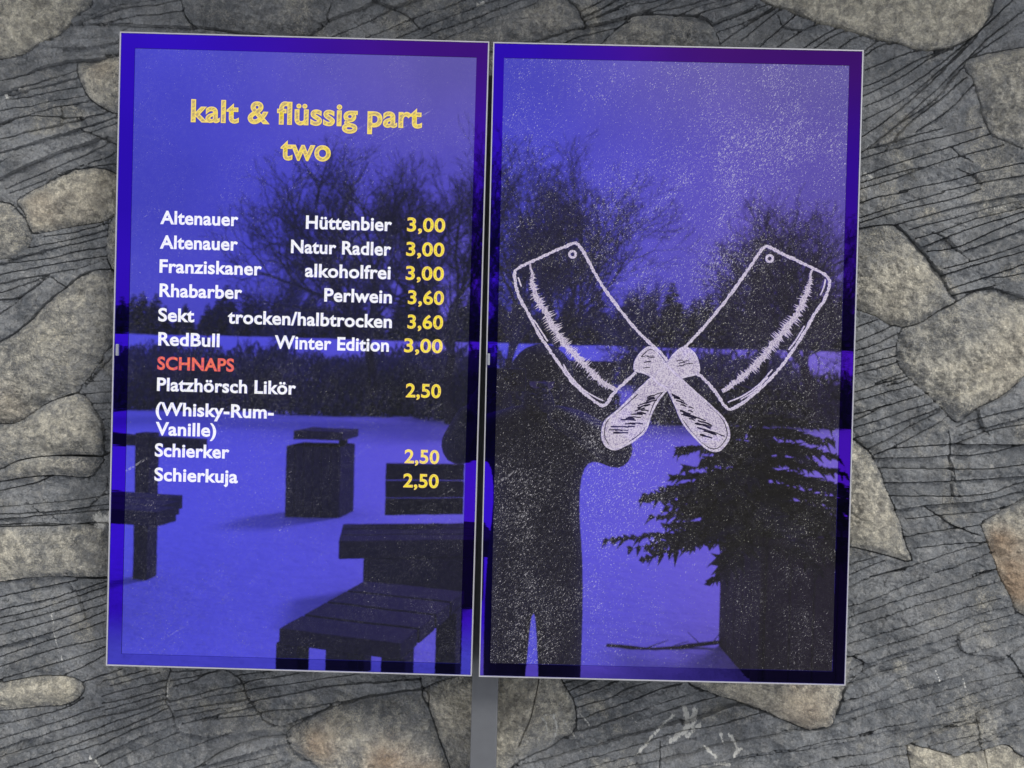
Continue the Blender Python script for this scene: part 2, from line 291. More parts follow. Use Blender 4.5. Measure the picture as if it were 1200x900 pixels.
def mat_wall():
    k = NT('carved_stone'); tcn = k.n('ShaderNodeTexCoord').outputs['Object']
    at = k.n('ShaderNodeAttribute'); at.attribute_name = 'pigment'
    sp = k.n('ShaderNodeSeparateColor'); k.set(sp.inputs[0], at.outputs['Color'])
    light, orange, white = sp.outputs[0], sp.outputs[1], sp.outputs[2]
    big = k.noise(tcn, 9, 4, 0.6); mid = k.noise(tcn, 70, 6, 0.65, 0.4); fine = k.noise(tcn, 420, 5, 0.7)
    grey = k.mix(k.ss(big, .36, .66), (0.150, 0.163, 0.178), (0.275, 0.287, 0.300))
    grey = k.mix(k.ss(mid, .42, .75), grey, (0.33, 0.335, 0.335))
    tan = k.mix(k.ss(mid, .35, .65), (0.43, 0.41, 0.355), (0.88, 0.83, 0.68))
    tan = k.mix(k.math('MULTIPLY', orange, 0.8), tan, (0.56, 0.38, 0.24))
    # dry-brushed pigment: patchy, catches on the grain
    f = k.math('ADD', light, k.math('MULTIPLY', k.math('SUBTRACT', mid, 0.5), 0.38))
    gm = k.math('ADD', 0.25, k.ss(k.noise(tcn, 17, 3, 0.6), .42, .62))
    f = k.math('ADD', f, k.math('MULTIPLY', k.math('MULTIPLY', k.math('SUBTRACT', fine, 0.5), gm), 1.7))
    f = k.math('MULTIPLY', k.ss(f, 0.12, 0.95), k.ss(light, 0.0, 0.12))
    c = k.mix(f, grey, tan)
    # grain of the plaster
    gr_ = k.n('ShaderNodeMix'); gr_.data_type = 'RGBA'; gr_.blend_type = 'MULTIPLY'; gr_.inputs[0].default_value = 1.0
    k.set(gr_.inputs[6], c); k.set(gr_.inputs[7], k.mix(k.ss(k.noise(tcn, 330, 5, 0.75, 0.6), .36, .66), (0.76, 0.76, 0.76), (1.18, 1.18, 1.18))); c = gr_.outputs[2]
    # dark lichen-like grit
    g = k.math('MULTIPLY', k.ss(fine, .60, .72), k.ss(light, 0.05, 0.3))
    c = k.mix(k.math('MULTIPLY', g, 0.55), c, (0.07, 0.07, 0.068))
    # pale specks of grit, all over
    sp2 = k.ss(k.noise(tcn, 260, 2, 0.5), .735, .78)
    c = k.mix(k.math('MULTIPLY', sp2, 0.5), c, (0.5, 0.5, 0.48))
    wf = k.ss(k.math('ADD', white, k.math('MULTIPLY', k.math('SUBTRACT', k.noise(k.mapping(tcn, rot=(0, R_(35), 0), scale=(1, 1, .45)), 190, 5, 0.75), 0.5), 2.0)), .36, .56)
    c = k.mix(k.math('MULTIPLY', wf, k.ss(white, .02, .1)), c, (0.72, 0.72, 0.68))
    p = k.n('ShaderNodeBsdfPrincipled'); k.set(p.inputs['Base Color'], c); p.inputs['Roughness'].default_value = 0.72
    p.inputs['Specular IOR Level'].default_value = 0.35
    b1 = k.n('ShaderNodeBump'); b1.inputs['Strength'].default_value = 1.0; b1.inputs['Distance'].default_value = 0.0050
    h = k.math('ADD', k.math('MULTIPLY', k.math('MULTIPLY', fine, gm), 0.75), k.math('MULTIPLY', k.noise(tcn, 160, 5, 0.65, 1.2), k.math('ADD', k.math('MULTIPLY', light, 1.6), 0.5)))
    fk = k.ss(k.noise(tcn, 55, 5, 0.6, 2.2), .50, .525); fk2 = k.ss(k.noise(tcn, 24, 6, 0.65, 1.0), .56, .575)
    h = k.math('ADD', h, k.math('ADD', k.math('MULTIPLY', fk, 0.30), k.math('MULTIPLY', fk2, 0.40)))
    k.set(b1.inputs['Height'], h); k.set(p.inputs['Normal'], b1.outputs[0])
    return k.finish(p.outputs[0])
M_WALL = mat_wall()
wall = empty('carved_rock_wall', (0, WALL_Y, 0))
tag(wall, 'dark grey carved rock-look wall with pale boulders behind the two blue screens', 'wall')

def carve(xs, ys, hole, pitch, curves_s, curves_g, polys, specs, depth, name_strip, max_parts, min_quads, frame_clip=None):
    X, Y = np.meshgrid(xs, ys, indexing='ij'); nx, ny = X.shape
    best = np.full(X.shape, 1e9); SX = X.copy(); SY = Y.copy(); W = np.zeros(X.shape); bx = X.copy(); by = Y.copy()
    thr = 0.66*pitch
    for kind, C_ in [(1, c) for c in curves_s]+[(0, c) for c in curves_g]:
        ph = rngL.rand()*100; base = 0.6+0.5*rngL.rand() if kind == 0 else 1.1
        for i in range(len(C_)-1):
            a, b = C_[i], C_[i+1]
            i0 = max(0, int((min(a[0], b[0])-xs[0]-pitch)/pitch)); i1 = min(nx-1, int((max(a[0], b[0])-xs[0]+pitch)/pitch)+1)
            j0 = max(0, int((min(a[1], b[1])-ys[0]-pitch)/pitch)); j1 = min(ny-1, int((max(a[1], b[1])-ys[0]+pitch)/pitch)+1)
            if i1 < i0 or j1 < j0: continue
            px = X[i0:i1+1, j0:j1+1]; py = Y[i0:i1+1, j0:j1+1]; d = b-a; L2 = max(1e-9, d@d)
            t = np.clip(((px-a[0])*d[0]+(py-a[1])*d[1])/L2, 0, 1); qx = a[0]+t*d[0]; qy = a[1]+t*d[1]
            dist = np.hypot(px-qx, py-qy); bb = best[i0:i1+1, j0:j1+1]; m = dist < bb
            bb[m] = dist[m]; bx[i0:i1+1, j0:j1+1][m] = qx[m]; by[i0:i1+1, j0:j1+1][m] = qy[m]
            W[i0:i1+1, j0:j1+1][m] = base
    G = best < thr
    N_ = (best >= thr) & (best < 1.75*pitch)          # the row beside a groove closes up on it, so the cut stays narrow
    f_ = 0.62*pitch/np.maximum(best, 1e-6); f_ = np.minimum(1.0, f_)
    SX[N_] = (bx+(X-bx)*f_)[N_]; SY[N_] = (by+(Y-by)*f_)[N_]
    SX[G] = bx[G]; SY[G] = by[G]
    # stone membership and doming
    sid = np.full(X.shape, -1); H = np.zeros(X.shape); lev = np.zeros(X.shape); org = np.zeros(X.shape); wht = np.zeros(X.shape)
    wx = X+6*(fbm(X, Y, 22, 90)-.5)*2; wy = Y+6*(fbm(X, Y, 22, 95)-.5)*2
    for k, p in enumerate(polys):
        x0, x1 = min(q[0] for q in p)-2, max(q[0] for q in p)+2; y0, y1 = min(q[1] for q in p)-2, max(q[1] for q in p)+2
        ii = np.where((xs >= x0) & (xs <= x1))[0]; jj = np.where((ys >= y0) & (ys <= y1))[0]
        if len(ii) == 0 or len(jj) == 0: continue
        sl0 = (slice(ii[0], ii[-1]+1), slice(jj[0], jj[-1]+1)); px, py = X[sl0], Y[sl0]
        m = inside(p, px, py); dmin = np.full(px.shape, 1e9)
        for q in range(len(p)):
            a = np.array(p[q], float); d = np.array(p[(q+1) % len(p)], float)-a; L2 = max(1e-9, d@d)
            t = np.clip(((px-a[0])*d[0]+(py-a[1])*d[1])/L2, 0, 1)
            dmin = np.minimum(dmin, np.hypot(px-a[0]-t*d[0], py-a[1]-t*d[1]))
        dome = 0.020*(1-np.exp(-dmin/20.0))-0.002
        H[sl0][m] = (H[sl0]+dome)[m]; sid[sl0][m] = k
        L0, spots = specs[k]
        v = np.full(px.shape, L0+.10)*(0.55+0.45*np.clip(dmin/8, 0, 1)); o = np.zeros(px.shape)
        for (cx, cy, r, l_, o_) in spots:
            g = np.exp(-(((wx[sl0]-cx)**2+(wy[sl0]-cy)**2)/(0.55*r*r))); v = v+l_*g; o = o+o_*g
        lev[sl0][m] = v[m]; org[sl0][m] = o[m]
    st = sid >= 0
    # relief
    big = (fbm(X, Y, 120, 3, 3)-.5)*0.012
    mid = (fbm(X, Y, 26, 7, 4)-.5)*0.0085
    fl = fbm(X*0.8+Y*0.3, Y*1.6-X*0.4, 34, 21, 5, 0.55); ter = np.floor(fl*11)/11.0; sh = (fl*11-np.floor(fl*11)); ter = ter+np.clip((sh-.93)/.07, 0, 1)/11
    chips = (ter-.5)*0.030
    worm = np.abs(fbm(X, Y, 9, 41, 3)-.5)*2
    H = H+big+mid+np.where(st, (0.5-worm)*0.0062*np.clip((fbm(X, Y, 38, 133, 2)-.42)*5, .10, 1)+chips*0.55, chips*0.55+(fbm(X, Y, 6, 55, 2)-.5)*0.0020)
    lev = lev+np.where(st, (fbm(X, Y, 14, 71, 4)-.5)*0.22*np.clip(lev*2, 0, 1), np.clip((fbm(X, Y, 46, 77, 4)-.56)*2.2, 0, .35))
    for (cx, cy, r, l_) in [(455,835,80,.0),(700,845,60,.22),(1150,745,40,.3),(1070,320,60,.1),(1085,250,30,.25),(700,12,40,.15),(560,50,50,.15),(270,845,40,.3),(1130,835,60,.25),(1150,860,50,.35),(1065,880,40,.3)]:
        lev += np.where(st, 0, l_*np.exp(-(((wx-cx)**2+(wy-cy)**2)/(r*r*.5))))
    # droppings and splashes
    for pts, r in [([(112,607),(117,613),(124,608)],9),([(8,112),(10,116)],3),([(648,834),(652,850),(650,864)],2.0),([(634,836),(640,845),(640,860)],1.6),([(640,833),(650,833)],1.8),([(745,885),(765,862),(780,848),(790,840)],2.4),([(803,832),(806,845),(803,856)],5),([(815,834),(810,848),(800,858)],5),
                   ([(818,848),(805,862)],4),([(785,868),(797,860)],4),([(846,862),(848,872)],3),([(855,862),(860,868),(866,880)],3),([(826,876),(838,886)],2.5),([(860,885),(868,878)],3),([(840,896),(855,896)],3),([(660,842),(672,860)],1.4),([(680,836),(690,848)],1.4),([(738,836),(752,855)],1.2),
                   ([(106,888),(118,900)],2.5),([(196,800),(197,815)],2.2),([(60,715),(64,740),(75,785)],1.0),([(1144,838),(1148,860),(1152,880)],2.0),([(1128,792),(1135,815)],1.3),([(560,5),(566,3)],2.5),([(1013,203),(1022,207)],2.0),([(1095,785),(1100,802)],1.4),([(1160,245),(1185,240)],1.5)]:
        c = sample(pts, 2) if len(pts) > 2 else np.array([np.array(pts[0])*(1-t)+np.array(pts[1])*t for t in np.linspace(0, 1, 6)])
        m = (X > c[:, 0].min()-22) & (X < c[:, 0].max()+22) & (Y > c[:, 1].min()-22) & (Y < c[:, 1].max()+22)
        if not m.any(): continue
        r *= .8; d = np.min(np.hypot(X[m][:, None]-c[:, 0], Y[m][:, None]-c[:, 1]), 1)
        wht[m] = np.maximum(wht[m], np.exp(-(d/(r*1.1))**2)*0.75)
    keep = np.ones((nx-1, ny-1), bool)
    if hole is not None:
        cx = (X[:-1, :-1]+X[1:, 1:])/2; cy = (Y[:-1, :-1]+Y[1:, 1:])/2
        keep &= ~((cx > hole[0]) & (cx < hole[1]) & (cy > hole[2]) & (cy < hole[3]))
    Gq = G[:-1, :-1] | G[1:, :-1] | G[1:, 1:] | G[:-1, 1:]
    free = keep & ~Gq
    # connected components of the free quads: every strip and boulder between grooves
    lab = np.where(free, np.arange(free.size).reshape(free.shape), -1)
    par = np.arange(free.size)
    # run-based union find
    runs = {}
    parent = []
    rid = np.full(free.shape, -1)
    for i in range(nx-1):
        row = free[i]; ch = np.flatnonzero(np.diff(np.concatenate([[0], row.astype(np.int8), [0]])))
        for s_, e_ in zip(ch[::2], ch[1::2]):
            r = len(parent); parent.append(r)
            if i:
                for q in np.unique(rid[i-1, s_:e_]):
                    if q >= 0:
                        a = int(q)
                        while parent[a] != a: a = parent[a]
                        b = r
                        while parent[b] != b: b = parent[b]
                        if a != b: parent[max(a, b)] = min(a, b)
            rid[i, s_:e_] = r
    root = np.array(parent)
    for _ in range(60):
        nr = root[root]
        if (nr == root).all(): break
        root = nr
    comp = np.where(rid >= 0, root[rid], -1)
    ids, cnt = np.unique(comp[comp >= 0], return_counts=True)
    order = ids[np.argsort(-cnt)]; cn = dict(zip(ids, cnt))
    chosen = [c for c in order if cn[c] >= min_quads][:max_parts]
    # each piece sits a little proud, sunk or tilted
    rr = np.random.RandomState(17)
    offs = np.zeros(X.shape); cm = {}
    remap = np.full(int(comp.max())+2, -1); 
    for n_, c in enumerate(order): remap[c] = n_
    cc = np.where(comp >= 0, remap[comp], -1)
    ro = (rr.rand(len(order))-.5)*0.0070; tx = (rr.rand(len(order))-.5)*0.00006; ty = (rr.rand(len(order))-.35)*0.00025
    sums = np.zeros((len(order), 2)); qx = X[:-1, :-1]; qy = Y[:-1, :-1]; mm = cc >= 0
    np.add.at(sums, cc[mm], np.stack([qx[mm], qy[mm]], 1)); n0 = np.bincount(cc[mm], minlength=len(order))[:, None]; cen = sums/np.maximum(n0, 1)
    vo = np.full(X.shape, -1)
    for di in (0, 1):
        for dj in (0, 1): v = vo[di:nx-1+di, dj:ny-1+dj]; v[mm] = cc[mm]
    mv = (vo >= 0)
    k_ = vo[mv]
    offs[mv] = ro[k_]+np.clip(tx[k_]*(X[mv]-cen[k_, 0])*0.3+3.0*ty[k_]*(Y[mv]-cen[k_, 1])*(sid[mv] < 0), -.003, .003)
    H = H+offs
    # depth of the groove varies along its run
    dv = depth*(0.35+1.0*np.clip(fbm(X, Y, 60, 61, 3)*1.5-.15, 0, 1))*W
    H[G] = H[G]-dv[G]
    P = unproj(SX, SY, WALL_Y); P[..., 1] = -H            # local to the wall's empty
    P = P.reshape(-1, 3); V = lambda i, j: i*ny+j
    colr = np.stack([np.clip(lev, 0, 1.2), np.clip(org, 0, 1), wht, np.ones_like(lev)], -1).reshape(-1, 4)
    I, J = np.meshgrid(np.arange(nx-1), np.arange(ny-1), indexing='ij')
    quads = np.stack([V(I, J), V(I, J+1), V(I+1, J+1), V(I+1, J)], -1)
    def emit(mask, name, parent_, kind=None):
        q = quads[mask]
        u, inv = np.unique(q.ravel(), return_inverse=True)
        me = bpy.data.meshes.new(name); me.vertices.add(len(u)); me.vertices.foreach_set('co', P[u].ravel())
        me.loops.add(q.size); me.loops.foreach_set('vertex_index', inv.astype(np.int32))
        me.polygons.add(len(q)); me.polygons.foreach_set('loop_start', np.arange(0, q.size, 4, dtype=np.int32))
        me.polygons.foreach_set('loop_total', np.full(len(q), 4, dtype=np.int32)); me.polygons.foreach_set('use_smooth', np.ones(len(q), bool))
        at = me.attributes.new('pigment', 'FLOAT_COLOR', 'POINT'); at.data.foreach_set('color', colr[u].ravel())
        me.update(); me.validate(); me.materials.append(M_WALL)
        o = bpy.data.objects.new(name, me); col.objects.link(o); o.parent = parent_
        if kind: o['kind'] = kind
        return o
    used = np.zeros(free.shape, bool)
    qs = sid[:-1, :-1]
    for c in chosen:
        m = comp == c; used |= m
        s_ = np.bincount(qs[m]+1).argmax()
        emit(m, 'boulder' if s_ > 0 else name_strip, wall)
    emit(keep & ~used, 'groove_joint', wall, 'stuff')
    print('wall pieces', len(chosen), 'of', len(order), 'quads', int(keep.sum()))
pitch = 1.2
xs = np.arange(-24, 1224.01, pitch); ys = np.arange(-24, 924.01, pitch)
carve(xs, ys, (172, 955, 88, 752), pitch, stone_curves, groove_curves, [s[0] for s in STONES], [(s[1], s[2]) for s in STONES], 0.0125, 'rock_strip', 290, 40)
pitch2 = 4.0
xs2 = np.arange(-24-4*75, 1224+4*75+.01, pitch2); ys2 = np.arange(-24-4*60, 924+4*60+.01, pitch2)
carve(xs2, ys2, (-24.1, 1224.1, -24.1, 924.1), pitch2, out_curves, out_grooves, out_stones, [(.35, [])]*len(out_stones), 0.010, 'rock_strip', 0, 1e9)
wb = box_bm(-2.6, 2.6, 0.022, 0.3, 0.0, 3.2, 0)
bm_obj('backing', wb, simple('backing_concrete', (0.13, 0.135, 0.14), 0.8, nscale=6, bump=0.6, bscale=40), wall)
# ------------------------------------------------------------------ mounting post behind the screens
M_POST = simple('powder_coated_steel', (0.125, 0.132, 0.145), 0.45, nscale=60, namt=0.12, bump=0.15, bscale=500)
pL = unproj(551.5, 860, 0.045)[0]; pR = unproj(582.5, 860, 0.045)[0]
pc = (pL+pR)/2; pw = (pR-pL)
post = empty('mounting_post', (pc, 0.045, 0)); tag(post, 'plain grey steel post rising between the two screens, in front of the rock wall', 'post')
bm_obj('post_tube', box_bm(-pw/2, pw/2, 0, 0.036, 0.0, 2.08, 0.0025), M_POST, post)
bm_obj('cross_rail', box_bm(-0.42, 0.44, 0.004, 0.030, 1.80, 1.84, 0.002), M_POST, post)
bm_obj('cross_rail', box_bm(-0.42, 0.44, 0.004, 0.030, 1.38, 1.42, 0.002), M_POST, post)
bm_obj('foot_plate', box_bm(-0.08, 0.08, -0.06, 0.068, 0.0, 0.012, 0.002), M_POST, post)

# ------------------------------------------------------------------ the screens
M_RIM = simple('brushed_aluminium_rim', (0.50, 0.50, 0.54), 0.45, metal=0.25, nscale=30, namt=0.15)
M_CASE = simple('black_housing', (0.02, 0.02, 0.022), 0.5)
def coating(k, oc, right, active):
    """iridescent blue-violet anti-glare coating: tint drifts across the sheet"""
    s = k.n('ShaderNodeSeparateXYZ'); k.set(s.inputs[0], oc); x, z = s.outputs[0], s.outputs[2]
    wob = k.math('MULTIPLY', k.math('SUBTRACT', k.noise(oc, 3.0, 2, 0.5), 0.5), 0.25)
    if active: A, B, T = (0.070, 0.066, 0.66), (0.160, 0.105, 0.53), (0.20, 0.15, 0.50)
    else: A, B, T = (0.034, 0.005, 0.56), (0.050, 0.005, 0.38), (0.085, 0.010, 0.18)
    if right:
        fx = k.ss(k.math('ADD', x, wob), -0.30, 0.35); c = k.mix(fx, A, B)
        top = k.math('MULTIPLY', k.ss(z, 0.30, 0.50), k.ss(x, -0.30, 0.10)); c = k.mix(k.math('MULTIPLY', top, 0.9), c, T)
        if not active: c = k.mix(k.ss(z, -0.40, -0.475), c, (0.085, 0.055, 0.46))
    else:
        fx = k.ss(k.math('ADD', x, wob), -0.15, 0.50); c = k.mix(k.math('MULTIPLY', fx, 0.6), A, B)
        top = k.math('MULTIPLY', k.ss(z, 0.25, 0.50), k.ss(x, -0.25, 0.25)); c = k.mix(k.math('MULTIPLY', top, 0.75), c, T)
        if not active: c = k.mix(k.ss(z, -0.40, -0.475), c, (0.060, 0.055, 0.52))
    return c
def mat_glass(name, right, active):
    k = NT(name); oc = k.n('ShaderNodeTexCoord').outputs['Object']
    tint = coating(k, oc, right, active)
    g = k.n('ShaderNodeBsdfAnisotropic' if False else 'ShaderNodeBsdfGlossy'); k.set(g.inputs['Color'], tint)
    g.inputs['Roughness'].default_value = 0.012 if active else 0.006
    # faint waviness of the sheet
    b = k.n('ShaderNodeBump'); b.inputs['Strength'].default_value = 0.022 if not active else 0.022; b.inputs['Distance'].default_value = 0.001
    k.set(b.inputs['Height'], k.noise(k.mapping(oc, scale=(1, 1, 6 if not active else 1.5)), 14, 2, 0.5)); k.set(g.inputs['Normal'], b.outputs[0])
    # dust, dried droplets and fine scratches on the glass
    st = k.streak(oc, 40, 18)
    st2 = k.mapping(oc, rot=(0, R_(-4), 0), scale=(1, 1, 0.06))
    n1 = k.noise(k.streak(oc, 52, 2.0), 760, 2, 0.6)
    n2 = k.noise(oc, 620, 3, 0.7)
    dens = k.noise(oc, 7.5, 5, 0.65); dens2 = k.noise(st, 42, 4, 0.65); dens3 = k.noise(st2, 26, 3, 0.6)
    if active:
        dd = k.math('ADD', k.math('MULTIPLY', k.ss(dens, .42, .62), 0.050 if not right else 0.050), k.math('MULTIPLY', k.ss(dens2, .5, .75), 0.035))
        dd = k.math('ADD', dd, k.math('MULTIPLY', k.ss(dens3, .52, .75), 0.022 if right else 0.02))
        if right:
            s = k.n('ShaderNodeSeparateXYZ'); k.set(s.inputs[0], oc)
            band = k.math('ABSOLUTE', k.math('ADD', k.math('MULTIPLY', s.outputs[2], 0.55), k.math('SUBTRACT', 0.0, k.math('ADD', s.outputs[0], 0.03))))
            dd = k.math('ADD', dd, k.math('MULTIPLY', k.ss(band, .30, .0), 0.040))
            dd = k.math('ADD', dd, k.math('MULTIPLY', k.ss(s.outputs[2], -.2, .3), 0.02))
        base = .695 if right else .735
    else: dd = k.math('MULTIPLY', k.ss(dens, .35, .7), 0.03); base = .775
    th = k.math('SUBTRACT', base, dd)
    speck = k.math('MULTIPLY', k.math('SUBTRACT', n1, th), 16.0, True)
    speck2 = k.math('MULTIPLY', k.math('SUBTRACT', n2, k.math('ADD', th, .03)), 16.0, True)
    speck = k.math('MAXIMUM', speck, speck2)
    scr = k.ss(k.noise(k.streak(oc, 41, 45, (.3, 0, .1)), 150, 2, 0.5), .740, .775)
    scr2 = k.ss(k.noise(k.streak(oc, 33, 70, (1.3, 0, .7)), 90, 1, 0.5), .70, .74)
    if active:
        speck = k.math('MAXIMUM', speck, k.math('MULTIPLY', k.math('MULTIPLY', scr, k.math('MULTIPLY', k.ss(n1, .42, .62), k.ss(dens, .46, .60))), 0.55)); speck = k.math('MAXIMUM', speck, k.math('MULTIPLY', scr2, k.math('MULTIPLY', k.math('MULTIPLY', k.ss(n1, .42, .62), k.ss(dens, .50, .62)), 0.50)))
        grain = k.math('MULTIPLY', k.ss(k.noise(k.streak(oc, 50, 1.8), 760, 2, 0.7), .50, .74), k.math('ADD', 0.04, k.math('MULTIPLY', dd, 2.3 if right else 2.6)))
        speck = k.math('MAXIMUM', speck, grain)
    df = k.n('ShaderNodeBsdfDiffuse'); df.inputs['Color'].default_value = (0.74, 0.72, 0.78, 1)
    ce = k.n('ShaderNodeEmission'); ce.inputs['Color'].default_value = (0.80, 0.78, 0.92, 1); ce.inputs['Strength'].default_value = 0.12 if active else 0.0
    ch = k.n('ShaderNodeAddShader'); k.t.links.new(df.outputs[0], ch.inputs[0]); k.t.links.new(ce.outputs[0], ch.inputs[1])
    sh = k.n('ShaderNodeMixShader'); k.set(sh.inputs[0], k.math('MULTIPLY', speck, 0.46 if active else 0.5)); k.t.links.new(g.outputs[0], sh.inputs[1]); k.t.links.new(ch.outputs[0], sh.inputs[2])
    # the slate picture the panel shows, and the veil of fine dust
    em = k.n('ShaderNodeEmission')
    if active:
        slate = k.math('ADD', 0.35, k.math('MULTIPLY', k.noise(oc, 120, 5, 0.7), 1.0))
        k.set(em.inputs['Color'], (0.020, 0.019, 0.018, 1) if right else (0.015, 0.016, 0.018, 1)); k.set(em.inputs['Strength'], slate)
    else: em.inputs['Color'].default_value = (0.0015, 0.0015, 0.004, 1); em.inputs['Strength'].default_value = 1
    ad = k.n('ShaderNodeAddShader'); k.t.links.new(sh.outputs[0], ad.inputs[0]); k.t.links.new(em.outputs[0], ad.inputs[1])
    return k.finish(ad.outputs[0])
def mat_ink(name, c1, c2, scale, lo, hi, strength=1.0, hatch=False):
    k = NT(name); oc = k.n('ShaderNodeTexCoord').outputs['Object']
    v = k.streak(oc, 40, 3.0) if hatch else oc
    f = k.ss(k.noise(v, scale, 3, 0.6), lo, hi); e = k.n('ShaderNodeEmission'); k.set(e.inputs['Color'], k.mix(f, c1, c2)); e.inputs['Strength'].default_value = strength
    g = k.n('ShaderNodeBsdfGlossy'); g.inputs['Color'].default_value = (0.04, 0.03, 0.12, 1); g.inputs['Roughness'].default_value = 0.012
    a = k.n('ShaderNodeAddShader'); k.t.links.new(e.outputs[0], a.inputs[0]); k.t.links.new(g.outputs[0], a.inputs[1])
    return k.finish(a.outputs[0])
I_WHITE = mat_ink('white_lettering', (0.93, 0.93, 0.97), (0.80, 0.79, 0.92), 420, .45, .62)
I_WHITE2 = mat_ink('white_lettering_chalk', (0.92, 0.92, 0.96), (0.62, 0.62, 0.80), 500, .52, .66)
I_YEL = mat_ink('yellow_outline', (0.93, 0.72, 0.10), (0.88, 0.66, 0.13), 300, .4, .6)
I_YEL2 = mat_ink('yellow_hatching', (0.84, 0.66, 0.03), (0.46, 0.34, 0.10), 420, .42, .58, hatch=True)
I_PRI = mat_ink('yellow_price', (0.92, 0.62, 0.14), (0.95, 0.66, 0.22), 300, .4, .6)
I_PRI2 = mat_ink('yellow_price_fill', (0.92, 0.78, 0.03), (0.45, 0.36, 0.10), 480, .50, .66)
I_RED = mat_ink('red_lettering', (0.86, 0.155, 0.09), (0.80, 0.12, 0.12), 300, .4, .6)
I_RED2 = mat_ink('red_hatching', (0.90, 0.22, 0.08), (0.62, 0.10, 0.20), 420, .42, .6, hatch=True)
I_LOGO = mat_ink('pale_logo_line', (0.66, 0.60, 0.72), (0.36, 0.31, 0.48), 480, .44, .60)
I_LOGO2 = mat_ink('pale_logo_fill', (0.62, 0.56, 0.66), (0.30, 0.25, 0.40), 560, .44, .62)
I_DARK = mat_ink('dark_hatch_stroke', (0.010, 0.009, 0.018), (0.03, 0.025, 0.05), 420, .4, .6)

W_, H_, DR = 0.57141309, 0.98513304, -0.0025594
DISP = [(-0.33884597, 1.62163146, DR), (0.24123787, 1.62119472, -DR)]
MARG = [(.0232, .0190, .0243, .0188), (.0172, .0205, .0235, .0212)]      # bezel left, right, top, bottom
LBL = ['left hand upright screen with the drinks menu in white and yellow lettering', 'right hand upright screen with two crossed cleavers drawn in pale chalk lines']
NAM = ['menu_screen', 'cleaver_screen']
screens = []
for i in range(2):
    x, z, a = DISP[i]
    # the fit turned the plane's points by +a: rotate about Y
    e = empty(NAM[i], (x, 0, z), (0, -a, 0)); tag(e, LBL[i], 'screen', 'outdoor screens side by side on the post'); screens.append(e)
    hw, hh = W_/2, H_/2
    case = bm_obj('housing', box_bm(-hw+.003, hw-.003, 0.004, 0.038, -hh+.003, hh-.003, 0.002), M_CASE, e)
    bm_obj('rim', ring_bm(-hw, hw, -hh, hh, (.0017, .0017, .0017, .0017), -0.0012, 0.020), M_RIM, e)
    bm_obj('glass_border', ring_bm(-hw+.0018, hw-.0018, -hh+.0018, hh-.0018, tuple(m-.0018 for m in MARG[i]), 0.0, 0.0035), mat_glass('border_glass_%d' % i, i == 1, False), e)
    l, r, t, b = MARG[i]
    bm_obj('display_panel', box_bm(-hw+l+.0001, hw-r-.0001, 0.0007, 0.0035, -hh+b+.0001, hh-t-.0001), mat_glass('panel_glass_%d' % i, i == 1, True), e)
def local(i, u, v):
    p = unproj(u, v, 0.0)[0] if np.ndim(unproj(u, v, 0.0)) > 1 else unproj(u, v, 0.0)
    x, z, a = DISP[i]; dx, dz = p[0]-x, p[2]-z; ca, sa = math.cos(-a), math.sin(-a)
    return dx*ca-dz*sa, dx*sa+dz*ca
latch = simple('white_plastic_latch', (0.30, 0.31, 0.36), 0.4)
for i, (u, v) in enumerate([(138, 410), (572.5, 421)]):
    x, z = local(i, u, v); bm_obj('latch', box_bm(x-.0016, x+.0022, -0.004, 0.0, z-.009, z+.009, .001), latch, screens[i])

def text_mesh(body, offset, x0, x1, zb, cap, y, name, mat, parent, shrink=0.0):
    """flat lettering that runs exactly from x0 to x1 on the baseline zb"""
    def raw(b, off):
        c = bpy.data.curves.new('t', 'FONT'); c.body = b; c.size = 1.0; c.offset = off; c.resolution_u = 5; c.space_character = 1.03
        o = bpy.data.objects.new('t', c); col.objects.link(o); dg = bpy.context.evaluated_depsgraph_get()
        me = bpy.data.meshes.new_from_object(o.evaluated_get(dg)); bpy.data.objects.remove(o); bpy.data.curves.remove(c)
        n = len(me.vertices); co = np.empty(n*3); me.vertices.foreach_get('co', co); return me, co.reshape(-1, 3)
    ref, rc = raw(body, 0.020); mref, mc = raw('H', 0.020); bpy.data.meshes.remove(mref)
    sx = (x1-x0)/(rc[:, 0].max()-rc[:, 0].min()); sy = cap/(mc[:, 1].max()-mc[:, 1].min()); xm = rc[:, 0].min()
    bpy.data.meshes.remove(ref)
    me, c = raw(body, offset)
    n = np.stack([x0+(c[:, 0]-xm)*sx, np.full(len(c), y), zb+c[:, 1]*sy], 1)
    me.vertices.foreach_set('co', n.ravel()); me.update(); me.name = name
    me.materials.clear(); me.materials.append(mat)
    o = bpy.data.objects.new(name, me); col.objects.link(o); o.parent = parent
    return o
def lettering(body, uL, uR, v, capx, m_out, m_in, kind='menu_line', off=0.022, offin=-0.004):
    uv = (uL+uR)/2
    x0, z0 = local(0, uL, v); x1, _ = local(0, uR, v+(uR-uL)*0.0265)
    capx = capx*1.06; cap = capx*1.193/FPX
    o = text_mesh(body, off, x0, x1, z0, cap, -0.0001, kind, m_out, screens[0])
    text_mesh(body, offin, x0, x1, z0, cap, -0.0004, 'letter_fill', m_in, o)
    return o
lettering('kalt & flüssig part', 224, 494, 142, 24.5, I_YEL, I_YEL2, 'menu_title', .031, -.002)
lettering('two', 329, 387, 186.5, 24.5, I_YEL, I_YEL2, 'menu_title', .031, -.002)
